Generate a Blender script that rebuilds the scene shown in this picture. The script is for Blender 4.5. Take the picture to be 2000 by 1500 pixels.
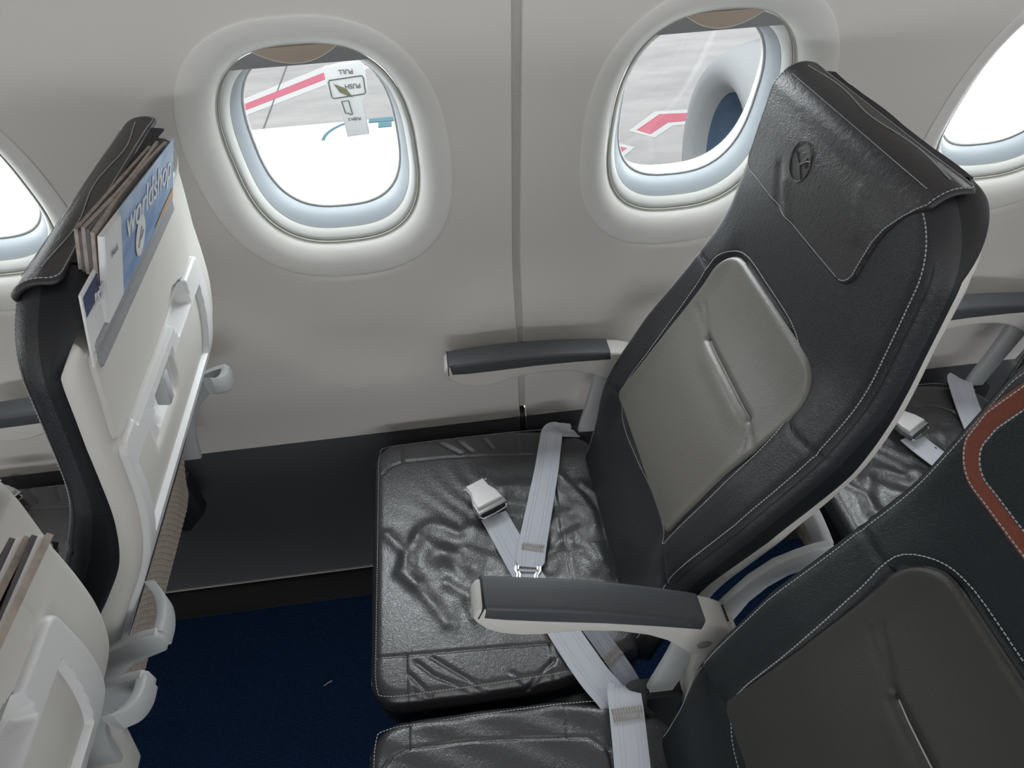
import bpy, bmesh, math, random
import numpy as np
from mathutils import Vector, Matrix

for o in list(bpy.data.objects): bpy.data.objects.remove(o)
SC = bpy.context.scene
COL = SC.collection
random.seed(4)

# ------------------------------------------------------------------ camera, world, lights, exposure
# metres: x runs aft (photo right), y towards the window wall, z up, floor at 0
cam_d = bpy.data.cameras.new('camera')
cam = bpy.data.objects.new('camera', cam_d); COL.objects.link(cam)
cr = Vector((0.99145911, -0.12441246, -0.03911999)); cu = Vector((0.11294878, 0.66915129, 0.73449243)); cf = Vector((0.06520281, 0.73263777, -0.67748837))
cam.matrix_world = Matrix(((cr.x, cu.x, -cf.x, 0.0443), (cr.y, cu.y, -cf.y, -0.41), (cr.z, cu.z, -cf.z, 1.4371), (0, 0, 0, 1)))
cam_d.sensor_width = 36; cam_d.lens = 25.2; cam_d.clip_start = 0.02; cam_d.clip_end = 500
SC.camera = cam

SC.view_settings.view_transform = 'Standard'; SC.view_settings.look = 'None'
SC.view_settings.exposure = 0.0; SC.view_settings.gamma = 1.0; SC.view_settings.use_curve_mapping = False

wd = bpy.data.worlds.new('overcast_sky'); SC.world = wd; wd.use_nodes = True
bg = wd.node_tree.nodes['Background']; bg.inputs[0].default_value = (0.95, 0.98, 1.0, 1); bg.inputs[1].default_value = 15

def area(name, loc, rot, sx, sy, power, color=(1, 1, 1), portal=False):
    l = bpy.data.lights.new(name, 'AREA'); l.shape = 'RECTANGLE'; l.size = sx; l.size_y = sy; l.energy = power; l.color = color
    if portal: l.cycles.is_portal = True
    o = bpy.data.objects.new(name, l); COL.objects.link(o); o.location = loc; o.rotation_euler = rot
    return o
PI = math.pi
area('ceiling_light_strip', (0, -1.35, 2.06), (0, 0, 0), 6.5, 0.35, 13, (1.0, 0.95, 0.88))
area('opposite_window_daylight', (0, -3.0, 0.98), (-PI/2, 0, PI), 6.5, 0.33, 66, (0.93, 0.97, 1.0))
area('aft_window_daylight', (2.3, 0.50, 1.02), (-PI/2, 0, 0), 1.7, 0.30, 38, (0.93, 0.97, 1.0))
area('forward_window_daylight', (-2.3, 0.50, 1.02), (-PI/2, 0, 0), 1.7, 0.30, 12, (0.93, 0.97, 1.0))
TW = 0.2829; WY, WZ = 0.5669, 0.9981
WX = [-0.1134 + 0.533*(i-1) for i in range(4)]
for i, x in enumerate(WX):
    area('window_portal', (x, WY+0.075, WZ+0.02), (PI/2+TW-PI, 0, 0), 0.24, 0.32, 1, portal=True)

# ------------------------------------------------------------------ materials
def NT(name):
    m = bpy.data.materials.new(name); m.use_nodes = True
    n = m.node_tree; return m, n, n.nodes['Principled BSDF']
def mat(name, col, rough=0.5, spec=0.5, metal=0.0, bump=None, var=0.0, varscale=4.0, coat=0.0):
    m, n, b = NT(name)
    b.inputs['Base Color'].default_value = (*col, 1); b.inputs['Roughness'].default_value = rough
    b.inputs['Specular IOR Level'].default_value = spec; b.inputs['Metallic'].default_value = metal
    b.inputs['Coat Weight'].default_value = coat
    tc = n.nodes.new('ShaderNodeTexCoord')
    if var:
        nz = n.nodes.new('ShaderNodeTexNoise'); nz.inputs['Scale'].default_value = varscale; nz.inputs['Detail'].default_value = 5
        n.links.new(tc.outputs['Object'], nz.inputs['Vector'])
        mx = n.nodes.new('ShaderNodeMix'); mx.data_type = 'RGBA'
        mx.inputs[6].default_value = (*[c*(1-var) for c in col], 1); mx.inputs[7].default_value = (*[min(1, c*(1+var)) for c in col], 1)
        n.links.new(nz.outputs['Fac'], mx.inputs[0]); n.links.new(mx.outputs[2], b.inputs['Base Color'])
    if bump:
        kind, sc, st, dist = bump
        if kind == 'leather':
            v = n.nodes.new('ShaderNodeTexVoronoi'); v.inputs['Scale'].default_value = sc; v.feature = 'SMOOTH_F1'; out = v.outputs['Distance']
            nz = n.nodes.new('ShaderNodeTexNoise'); nz.inputs['Scale'].default_value = sc*0.35; nz.inputs['Detail'].default_value = 4
            n.links.new(tc.outputs['Object'], nz.inputs['Vector'])
            md = n.nodes.new('ShaderNodeMix'); md.data_type = 'VECTOR'; md.inputs[0].default_value = 0.02
            n.links.new(tc.outputs['Object'], md.inputs[4]); n.links.new(nz.outputs['Color'], md.inputs[5])
            n.links.new(md.outputs[1], v.inputs['Vector'])
            ad = n.nodes.new('ShaderNodeMath'); ad.operation = 'ADD'; n.links.new(out, ad.inputs[0]); n.links.new(nz.outputs['Fac'], ad.inputs[1]); out = ad.outputs[0]
        elif kind == 'noise':
            v = n.nodes.new('ShaderNodeTexNoise'); v.inputs['Scale'].default_value = sc; v.inputs['Detail'].default_value = 3; out = v.outputs['Fac']
            n.links.new(tc.outputs['Object'], v.inputs['Vector'])
        elif kind == 'weave':
            v = n.nodes.new('ShaderNodeTexWave'); v.inputs['Scale'].default_value = sc; v.bands_direction = 'Y'; v.inputs['Distortion'].default_value = 0.6; v.inputs['Detail Scale'].default_value = 8
            v2 = n.nodes.new('ShaderNodeTexWave'); v2.inputs['Scale'].default_value = sc*0.6; v2.bands_direction = 'X'; v2.inputs['Distortion'].default_value = 1.2
            n.links.new(tc.outputs['Object'], v.inputs['Vector']); n.links.new(tc.outputs['Object'], v2.inputs['Vector'])
            ad = n.nodes.new('ShaderNodeMath'); ad.operation = 'MULTIPLY'; n.links.new(v.outputs['Fac'], ad.inputs[0]); n.links.new(v2.outputs['Fac'], ad.inputs[1]); out = ad.outputs[0]
        bp = n.nodes.new('ShaderNodeBump'); bp.inputs['Strength'].default_value = st; bp.inputs['Distance'].default_value = dist
        n.links.new(out, bp.inputs['Height']); n.links.new(bp.outputs['Normal'], b.inputs['Normal'])
    return m
M = {}
M['leather'] = mat('black_leather', (0.020, 0.021, 0.0245), 0.42, 0.5, bump=('leather', 420, 0.35, 0.0012))
M['leather_side'] = mat('matt_black_side_leather', (0.0055, 0.0065, 0.0085), 0.55, 0.4, bump=('leather', 420, 0.15, 0.001))
M['leather_seat'] = mat('worn_seat_leather', (0.034, 0.034, 0.038), 0.31, 0.9, bump=('leather', 380, 0.3, 0.0012))
M['leather_seat'].node_tree.nodes['Principled BSDF'].inputs['IOR'].default_value = 1.55
M['leather_flap'] = mat('headrest_leather', (0.027, 0.0255, 0.0265), 0.40, 0.5, bump=('leather', 380, 0.35, 0.0014))
M['leather_grey'] = mat('grey_leather', (0.158, 0.151, 0.138), 0.40, 0.5, bump=('leather', 420, 0.3, 0.001))
M['leather_panel2'] = mat('charcoal_panel_leather', (0.046, 0.0445, 0.041), 0.45, 0.45, bump=('leather', 420, 0.3, 0.001))
M['leather_green'] = mat('blue_black_leather', (0.014, 0.019, 0.0215), 0.48, 0.45, bump=('leather', 400, 0.35, 0.0012))
M['terracotta'] = mat('terracotta_suede', (0.195, 0.062, 0.040), 0.8, 0.2, bump=('noise', 500, 0.6, 0.001), var=0.25, varscale=300)
M['thread'] = mat('pale_thread', (0.42, 0.43, 0.44), 0.7)
M['thread_dark'] = mat('dark_thread', (0.10, 0.10, 0.10), 0.7)
M['glint_stitch'] = mat('glint_and_stitch_grey', (0.30, 0.30, 0.30), 0.5)  # grey for the highlight cord on the pleat and for cushion stitches
M['emboss'] = mat('pressed_leather_line', (0.075, 0.073, 0.073), 0.4)
M['velcro'] = mat('black_hook_tape', (0.05, 0.05, 0.055), 0.95, 0.2, bump=('noise', 900, 1.0, 0.002), var=0.6, varscale=500)
M['shell'] = mat('warm_white_plastic', (0.62, 0.60, 0.565), 0.42, 0.4, bump=('noise', 900, 0.05, 0.0005))
M['shell_cool'] = mat('cool_white_plastic', (0.68, 0.68, 0.68), 0.38, 0.4)
M['shell_grey'] = mat('light_grey_plastic', (0.45, 0.465, 0.47), 0.45, 0.4)
M['pad'] = mat('slate_armrest_rubber', (0.060, 0.064, 0.071), 0.5, 0.45, bump=('noise', 700, 0.25, 0.0007))
M['dark'] = mat('black_plastic', (0.012, 0.012, 0.013), 0.6)
M['sparkle'] = mat('speckled_grey_trim', (0.30, 0.30, 0.31), 0.6, 0.5, var=0.75, varscale=900)
M['wall'] = mat('cabin_wall_panel', (0.60, 0.575, 0.545), 0.62, 0.2, bump=('noise', 60, 0.02, 0.001))
M['bezel'] = mat('window_bezel_plastic', (0.66, 0.65, 0.62), 0.42, 0.4)
M['gasket'] = mat('grey_green_gasket', (0.27, 0.27, 0.23), 0.6)
M['tunnel'] = mat('pale_blue_reveal', (0.19, 0.21, 0.228), 0.5, 0.3)
M['frame_inner'] = mat('inner_frame_white', (0.62, 0.63, 0.61), 0.45, 0.35)
M['shade'] = mat('shade_grey', (0.22, 0.225, 0.23), 0.5)
M['shade_handle'] = mat('shade_handle_beige', (0.36, 0.30, 0.24), 0.5)
M['dado'] = mat('charcoal_dado_panel', (0.058, 0.059, 0.064), 0.6, 0.3, bump=('noise', 300, 0.1, 0.0006))
M['trimstrip'] = mat('panel_joint_grey', (0.36, 0.35, 0.335), 0.6)
M['carpet'] = mat('navy_carpet', (0.0042, 0.019, 0.057), 0.95, 0.15, bump=('weave', 75, 0.9, 0.003), var=0.45, varscale=260)
M['webbing'] = mat('silver_grey_webbing', (0.53, 0.55, 0.61), 0.65, 0.4)
M['webbing_dark'] = mat('slate_webbing', (0.28, 0.295, 0.34), 0.65, 0.4)
M['steel'] = mat('brushed_steel', (0.62, 0.62, 0.62), 0.25, 0.5, metal=1.0)
M['buckle'] = mat('satin_buckle_lid', (0.66, 0.655, 0.64), 0.42, 0.5, metal=0.55, bump=('noise', 300, 0.05, 0.0005))
M['net'] = mat('taupe_net', (0.30, 0.25, 0.21), 0.8)
M['paper'] = mat('paper_white', (0.74, 0.74, 0.74), 0.5)
M['paper_edge'] = mat('worn_page_edges', (0.34, 0.29, 0.25), 0.8, var=0.5, varscale=120)
M['paper_dark'] = mat('dark_page_edge', (0.12, 0.11, 0.12), 0.8, var=0.5, varscale=100)
M['navy'] = mat('navy_print', (0.025, 0.045, 0.14), 0.4)
M['white'] = mat('white_print', (0.8, 0.8, 0.8), 0.5)
M['greyink'] = mat('grey_ink', (0.25, 0.25, 0.26), 0.6)
M['green'] = mat('green_print', (0.10, 0.38, 0.16), 0.6)
M['orange'] = mat('tan_print', (0.55, 0.36, 0.2), 0.6)
M['ceiling'] = mat('ceiling_white', (0.62, 0.60, 0.57), 0.6)
M['brownwrap'] = mat('brown_net_pouch', (0.25, 0.20, 0.155), 0.45, 0.5, bump=('noise', 60, 1.0, 0.006), var=0.6, varscale=50)
M['wingwhite'] = mat('white_wing_paint', (0.11, 0.11, 0.11), 0.9, 0.0)
M['apronred'] = mat('faded_red_paint', (0.066, 0.021, 0.027), 0.9, 0.0)
M['apronwhite'] = mat('white_road_paint', (0.073, 0.072, 0.071), 0.9, 0.0)
M['nacelle'] = mat('pale_grey_nacelle', (0.056, 0.057, 0.058), 0.9, 0.0)
M['inlet'] = mat('blue_grey_inlet', (0.030, 0.046, 0.068), 0.9, 0.0, var=0.5, varscale=3)
M['teal'] = mat('teal_gap', (0.02, 0.036, 0.042), 0.9, 0.0)
M['platewhite'] = mat('latch_cover_white', (0.115, 0.116, 0.115), 0.9, 0.0)
M['outdoor_ink'] = mat('faded_dark_ink', (0.022, 0.023, 0.022), 0.9, 0.0)
M['olive'] = mat('olive_ink', (0.040, 0.041, 0.022), 0.9, 0.0)
def concrete():
    m, n, b = NT('apron_concrete'); tc = n.nodes.new('ShaderNodeTexCoord')
    nz = n.nodes.new('ShaderNodeTexNoise'); nz.inputs['Scale'].default_value = 1.1; nz.inputs['Detail'].default_value = 9; nz.inputs['Roughness'].default_value = 0.7
    mp = n.nodes.new('ShaderNodeMapping'); mp.inputs['Scale'].default_value = (0.6, 2.2, 1)
    n.links.new(tc.outputs['Object'], mp.inputs[0]); n.links.new(mp.outputs[0], nz.inputs['Vector'])
    r = n.nodes.new('ShaderNodeValToRGB'); r.color_ramp.elements[0].position = 0.32; r.color_ramp.elements[1].position = 0.7
    r.color_ramp.elements[0].color = (0.046, 0.044, 0.0435, 1); r.color_ramp.elements[1].color = (0.062, 0.0595, 0.0585, 1)
    n.links.new(nz.outputs['Fac'], r.inputs[0]); n.links.new(r.outputs[0], b.inputs['Base Color']); b.inputs['Roughness'].default_value = 0.9; b.inputs['Specular IOR Level'].default_value = 0.0
    return m
M['concrete'] = concrete()
def cover_art():
    m, n, b = NT('blue_sky_cover'); tc = n.nodes.new('ShaderNodeTexCoord')
    mp = n.nodes.new('ShaderNodeMapping'); mp.inputs['Scale'].default_value = (1, 6, 26); n.links.new(tc.outputs['Object'], mp.inputs[0])
    nz = n.nodes.new('ShaderNodeTexNoise'); nz.inputs['Scale'].default_value = 2.2; nz.inputs['Detail'].default_value = 5
    n.links.new(mp.outputs[0], nz.inputs['Vector'])
    r = n.nodes.new('ShaderNodeValToRGB'); r.color_ramp.elements[0].position = 0.35; r.color_ramp.elements[1].position = 0.72
    r.color_ramp.elements[0].color = (0.10, 0.25, 0.55, 1); r.color_ramp.elements[1].color = (0.42, 0.56, 0.74, 1)
    n.links.new(nz.outputs['Fac'], r.inputs[0]); n.links.new(r.outputs[0], b.inputs['Base Color']); b.inputs['Roughness'].default_value = 0.3
    return m
M['cover_art'] = cover_art()
def glass():
    m = bpy.data.materials.new('window_glass'); m.use_nodes = True; n = m.node_tree; n.nodes.clear()
    o = n.nodes.new('ShaderNodeOutputMaterial'); t = n.nodes.new('ShaderNodeBsdfTransparent'); g = n.nodes.new('ShaderNodeBsdfGlossy')
    t.inputs[0].default_value = (0.97, 0.985, 0.985, 1); g.inputs['Roughness'].default_value = 0.02
    mx = n.nodes.new('ShaderNodeMixShader'); mx.inputs[0].default_value = 0.05
    n.links.new(t.outputs[0], mx.inputs[1]); n.links.new(g.outputs[0], mx.inputs[2]); n.links.new(mx.outputs[0], o.inputs[0])
    return m
M['glass'] = glass()

# ------------------------------------------------------------------ mesh helpers
def wloc(p):
    v = np.zeros(3)
    while p is not None: v += np.array(p.location); p = p.parent
    return v
def obj(name, V, F, m, parent=None, smooth=True, local=False, mats=None, fm=None):
    V = np.asarray(V, float)
    if parent is not None and not local: V = V - wloc(parent)
    me = bpy.data.meshes.new(name); me.from_pydata(V.tolist(), [], [tuple(int(i) for i in f) for f in F])
    me.materials.append(m)
    if mats:
        for k in mats: me.materials.append(k)
        me.polygons.foreach_set('material_index', fm)
    if smooth: me.polygons.foreach_set('use_smooth', [True]*len(me.polygons))
    bm = bmesh.new(); bm.from_mesh(me); bmesh.ops.recalc_face_normals(bm, faces=bm.faces); bm.to_mesh(me); bm.free()
    me.update()
    o = bpy.data.objects.new(name, me); COL.objects.link(o)
    if parent is not None: o.parent = parent
    return o
def sharp(o, ang=40):
    me = o.data
    try: me.set_sharp_from_angle(angle=math.radians(ang))
    except Exception: pass
    return o
def tag(o, label=None, cat=None, group=None, kind=None):
    for k, v in (('label', label), ('category', cat), ('group', group), ('kind', kind)):
        if v: o[k] = v
    return o
def thing(name, loc, label, cat, group=None):
    o = bpy.data.objects.new(name, None); COL.objects.link(o); o.location = loc; o.empty_display_size = 0.05
    return tag(o, label, cat, group)
def struct(name, V, F, m, parent=None, smooth=True):
    o = obj(name, V, F, m, parent, smooth); o['kind'] = 'structure'; return o
def copy_tree(o, parent=None, skip=()):
    c = o.copy(); COL.objects.link(c); c.parent = parent
    for ch in o.children:
        if ch.name.split('.')[0] not in skip: copy_tree(ch, c, skip)
    return c
def sstep(x, a, b):
    t = np.clip((x-a)/(b-a), 0, 1); return t*t*(3-2*t)
class MB:
    def __init__(s): s.V = []; s.F = []
    def add(s, V, F):
        n = len(s.V); s.V += [tuple(v) for v in V]; s.F += [tuple(i+n for i in f) for f in F]; return s
    def box(s, c, sz, R=None):
        sx, sy, sz_ = [k/2 for k in sz]; V = [np.array((a*sx, b*sy, d*sz_)) for a in (-1, 1) for b in (-1, 1) for d in (-1, 1)]
        if R is not None: V = [R @ v for v in V]
        return s.add([v+np.array(c) for v in V], [(0, 1, 3, 2), (4, 6, 7, 5), (0, 4, 5, 1), (2, 3, 7, 6), (0, 2, 6, 4), (1, 5, 7, 3)])
    def tube(s, pts, r, k=8, closed=False, flat=1.0):
        pts = [np.array(p, float) for p in pts]; n = len(pts); V = []; F = []
        rr = r if hasattr(r, '__len__') else [r]*n
        prev = None
        for i, p in enumerate(pts):
            a = pts[(i-1) % n] if closed or i > 0 else p; b = pts[(i+1) % n] if closed or i < n-1 else p
            t = b-a; t /= (np.linalg.norm(t)+1e-12)
            if prev is None:
                u = np.cross(t, (0, 0, 1.0)); 
                if np.linalg.norm(u) < 1e-3: u = np.cross(t, (0, 1.0, 0))
            else: u = prev - t*(prev @ t)
            u /= np.linalg.norm(u); prev = u; w = np.cross(t, u)
            for j in range(k):
                a_ = 2*PI*j/k; V.append(p+rr[i]*(u*math.cos(a_)+w*math.sin(a_)*flat))
        m = n if closed else n-1
        for i in range(m):
            for j in range(k):
                F.append((i*k+j, i*k+(j+1) % k, ((i+1) % n)*k+(j+1) % k, ((i+1) % n)*k+j))
        if not closed: F += [tuple(range(k))[::-1], tuple((n-1)*k+j for j in range(k))]
        return s.add(V, F)
    def sweep(s, pts, sides, ups, w, t, ch=0.25):
        """bar of chamfered rectangular section: half sizes w (along side), t (along up)"""
        V = []; F = []; n = len(pts)
        for i in range(n):
            p = np.array(pts[i], float); a = np.array(sides[i], float); a /= np.linalg.norm(a); u = np.array(ups[i], float); u = u-a*(u@a); u /= np.linalg.norm(u)
            wi = w[i] if hasattr(w, '__len__') else w; ti = t[i] if hasattr(t, '__len__') else t; c = min(wi, ti)*ch*2*0.5
            for (x, y) in ((wi-c, ti), (wi-c*.3, ti-c*.3), (wi, ti-c), (wi, -ti+c), (wi-c*.3, -ti+c*.3), (wi-c, -ti), (-wi+c, -ti), (-wi+c*.3, -ti+c*.3), (-wi, -ti+c), (-wi, ti-c), (-wi+c*.3, ti-c*.3), (-wi+c, ti)):
                V.append(p+a*x+u*y)
        for i in range(n-1):
            for j in range(12): F.append((i*12+j, i*12+(j+1) % 12, (i+1)*12+(j+1) % 12, (i+1)*12+j))
        F += [tuple(range(12))[::-1], tuple((n-1)*12+j for j in range(12))]
        return s.add(V, F)
    def build(s, name, m, parent=None, smooth=True, local=False):
        return sharp(obj(name, s.V, s.F, m, parent, smooth, local))
def smoothpath(pts, n=8):
    """Catmull-Rom"""
    P = [np.array(p, float) for p in pts]; P = [2*P[0]-P[1]]+P+[2*P[-1]-P[-2]]; out = []
    for i in range(1, len(P)-2):
        for k in range(n):
            t = k/n; a, b, c, d = P[i-1:i+3]
            out.append(0.5*((2*b)+(-a+c)*t+(2*a-5*b+4*c-d)*t*t+(-a+3*b-3*c+d)*t**3))
    out.append(P[-2]); return out
def pdist(u, v, poly):
    """distance of points to a polyline in the (u,v) plane"""
    d = np.full(np.shape(u), 1e9)
    for (a, b), (c, e) in zip(poly[:-1], poly[1:]):
        L2 = (c-a)**2+(e-b)**2+1e-14; t = np.clip(((u-a)*(c-a)+(v-b)*(e-b))/L2, 0, 1)
        d = np.minimum(d, np.hypot(u-a-t*(c-a), v-b-t*(e-b)))
    return d
def extr(profile, y0, y1, bev=0.002, seg=2, open_=False):
    """extrude an (x,z) profile along y with bevelled rims -> V,F"""
    bm = bmesh.new(); vs = [bm.verts.new((x, y0, z)) for x, z in profile]; f = bm.faces.new(vs)
    r = bmesh.ops.extrude_face_region(bm, geom=[f]); nv = [e for e in r['geom'] if isinstance(e, bmesh.types.BMVert)]
    for v in nv: v.co.y = y1
    bm.normal_update()
    E = [e for e in bm.edges if abs(e.verts[0].co.y-e.verts[1].co.y) < 1e-9]
    if bev: bmesh.ops.bevel(bm, geom=E, offset=bev, segments=seg, affect='EDGES', profile=0.5, clamp_overlap=True)
    bmesh.ops.recalc_face_normals(bm, faces=bm.faces)
    V = [tuple(v.co) for v in bm.verts]; bm.verts.index_update(); F = [tuple(v.index for v in f.verts) for f in bm.faces]; bm.free()
    return V, F
def patch(u0, u1, hw, c, R0, R1, nu, nv, hfun, roll, skirt, fmap, cfun=None, capend=False):
    """upholstery patch: a grid over the rounded outline |v-c|<=hw(u), u0<=u<=u1, end corner radii R0/R1, edge roll, then skirt loops (inset outward, height)"""
    t = np.linspace(0, 1, nu); tt = 0.5-0.5*np.cos(PI*t); u = u0+(u1-u0)*(0.45*t+0.55*tt)
    w = hw(u) if callable(hw) else np.full(nu, hw)
    a0 = np.clip((R0-(u-u0))/max(R0, 1e-9), 0, 1); a1 = np.clip((R1-(u1-u))/max(R1, 1e-9), 0, 1)
    w = w-R0*(1-np.sqrt(1-a0**2))-R1*(1-np.sqrt(1-a1**2))
    s = np.linspace(-1, 1, nv); a = 0.6*s+0.4*np.sin(PI/2*s)
    U = np.repeat(u[:, None], nv, 1); cc = cfun(U) if cfun else c; V_ = cc+a[None, :]*w[:, None]
    per = [(0, j) for j in range(nv)]+[(i, nv-1) for i in range(1, nu)]+[(nu-1, j) for j in range(nv-2, -1, -1)]+[(i, 0) for i in range(nu-2, 0, -1)]
    pu = np.array([U[p] for p in per]); pv = np.array([V_[p] for p in per])
    loop = list(zip(pu, pv))+[(pu[0], pv[0])]
    step = max(1, len(loop)//220); lp = loop[::step]
    if lp[-1] != loop[-1]: lp.append(loop[-1])
    d = pdist(U, V_, lp)
    for p in per: d[p] = 0
    h = hfun(U, V_) - np.where(d < roll, roll-np.sqrt(np.maximum(roll**2-(roll-d)**2, 0)), 0)
    X = fmap(U, V_, h); verts = X.reshape(-1, 3).tolist(); F = []
    for i in range(nu-1):
        for j in range(nv-1):
            k = i*nv+j; F.append((k, k+1, k+nv+1, k+nv))
    # skirt
    n = len(per); du = np.roll(pu, -1)-np.roll(pu, 1); dv = np.roll(pv, -1)-np.roll(pv, 1); L = np.hypot(du, dv)+1e-12
    nx, ny = dv/L, -du/L
    if np.mean(nx*(pu-pu.mean())+ny*(pv-pv.mean())) < 0: nx, ny = -nx, -ny
    prev = [p[0]*nv+p[1] for p in per]; faces_top = len(F); fm = [0]*len(F)
    hb = np.array([h[p] for p in per])
    for (ins, hh, mi) in skirt:
        hcur = hh(pu) if callable(hh) else np.full(n, hh)
        Y = fmap(pu+nx*ins, pv+ny*ins, hcur); base = len(verts); verts += Y.tolist(); cur = list(range(base, base+n))
        for k in range(n): F.append((prev[k], prev[(k+1) % n], cur[(k+1) % n], cur[k])); fm.append(mi)
        prev = cur
    if capend: F.append(tuple(prev)); fm.append(skirt[-1][2] if skirt else 0)
    return np.array(verts), F, fm, list(zip(pu, pv))
def stitches(mb, path, fm, spacing=0.0042, ln=0.0028, r=0.0005, lift=0.0005):
    """row of thread stitches along a path of (u,v,h) mapped by fm"""
    P = np.array(path, float); seg = np.hypot(np.diff(P[:, 0]), np.diff(P[:, 1])); S_ = np.concatenate([[0], np.cumsum(seg)])
    s = 0.0
    while s+ln < S_[-1]:
        A = [np.interp(s, S_, P[:, k]) for k in range(3)]; B = [np.interp(s+ln, S_, P[:, k]) for k in range(3)]
        a = fm(np.array(A[0]), np.array(A[1]), np.array(A[2]+lift)); b = fm(np.array(B[0]), np.array(B[1]), np.array(B[2]+lift))
        up = fm(np.array(A[0]), np.array(A[1]), np.array(A[2]+lift+0.001))-a; up /= np.linalg.norm(up)
        t = b-a; L = np.linalg.norm(t); t /= L; sd = np.cross(t, up); Rm = np.stack([t, sd, up], 1)
        mb.box((a+b)/2, (L, 2*r, 1.6*r), Rm); s += spacing
def text(body, size, name, m, parent, Rm, loc, mirror=False, depth=0.0002, shear=0.0):
    c = bpy.data.curves.new(name, 'FONT'); c.body = body; c.size = size; c.extrude = depth; c.align_x = 'CENTER'; c.align_y = 'CENTER'; c.shear = shear
    o = bpy.data.objects.new(name+'_tmp', c); COL.objects.link(o); dg = bpy.context.evaluated_depsgraph_get()
    me = bpy.data.meshes.new_from_object(o.evaluated_get(dg)); bpy.data.objects.remove(o)
    V = np.array([v.co[:] for v in me.vertices]); F = [tuple(p.vertices) for p in me.polygons]; V = (np.array(Rm) @ V.T).T+np.array(loc)
    return obj(name, V, F, m, parent, smooth=False)

# ------------------------------------------------------------------ the side wall of the cabin
WPT = [(0.40, 0.607), (0.50, 0.613), (0.60, 0.616), (0.70, 0.614), (0.78, 0.6055), (0.85, 0.589), (0.998, 0.546), (1.22, 0.4815), (1.32, 0.449), (1.5, 0.378), (1.75, 0.245), (1.95, 0.09), (2.08, -0.12)]
wz = np.array([p[0] for p in WPT]); wy = np.array([p[1] for p in WPT])
_fine = smoothpath([(a, b, 0) for a, b in WPT], 12); _fz = np.array([p[0] for p in _fine]); _fy = np.array([p[1] for p in _fine])
def W(z): return np.interp(z, _fz, _fy)
def WS(x, z):
    """wall surface: a shallow dish is pressed into the panel round and below each window"""
    x = np.asarray(x, float); z = np.asarray(z, float); r = np.full(np.broadcast(x, z).shape, 9.0)
    for xc in WX: r = np.minimum(r, (np.abs((x-xc)/.262)**2.2+(np.abs((z-.94)/.405))**2.2)**(1/2.2))
    return W(z)-0.022*sstep(r, .70, 1.0)*(1-sstep(z, .62, .78))*sstep(z, .40, .56)
def ell(a, b, n, k, off, xc):
    """ring of k points on the tilted window plane, superellipse a x b exponent n, offset off towards the cabin"""
    th = np.linspace(0, 2*PI, k, endpoint=False)+PI/4
    x = a*np.sign(np.cos(th))*np.abs(np.cos(th))**(2/n); v = b*np.sign(np.sin(th))*np.abs(np.sin(th))**(2/n)
    return np.stack([xc+x, WY-v*math.sin(TW)-off*math.cos(TW), WZ+v*math.cos(TW)-off*math.sin(TW)], 1)
K = 160
BZ = (0.175, 0.2235, 2.45, 0.020)
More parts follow.
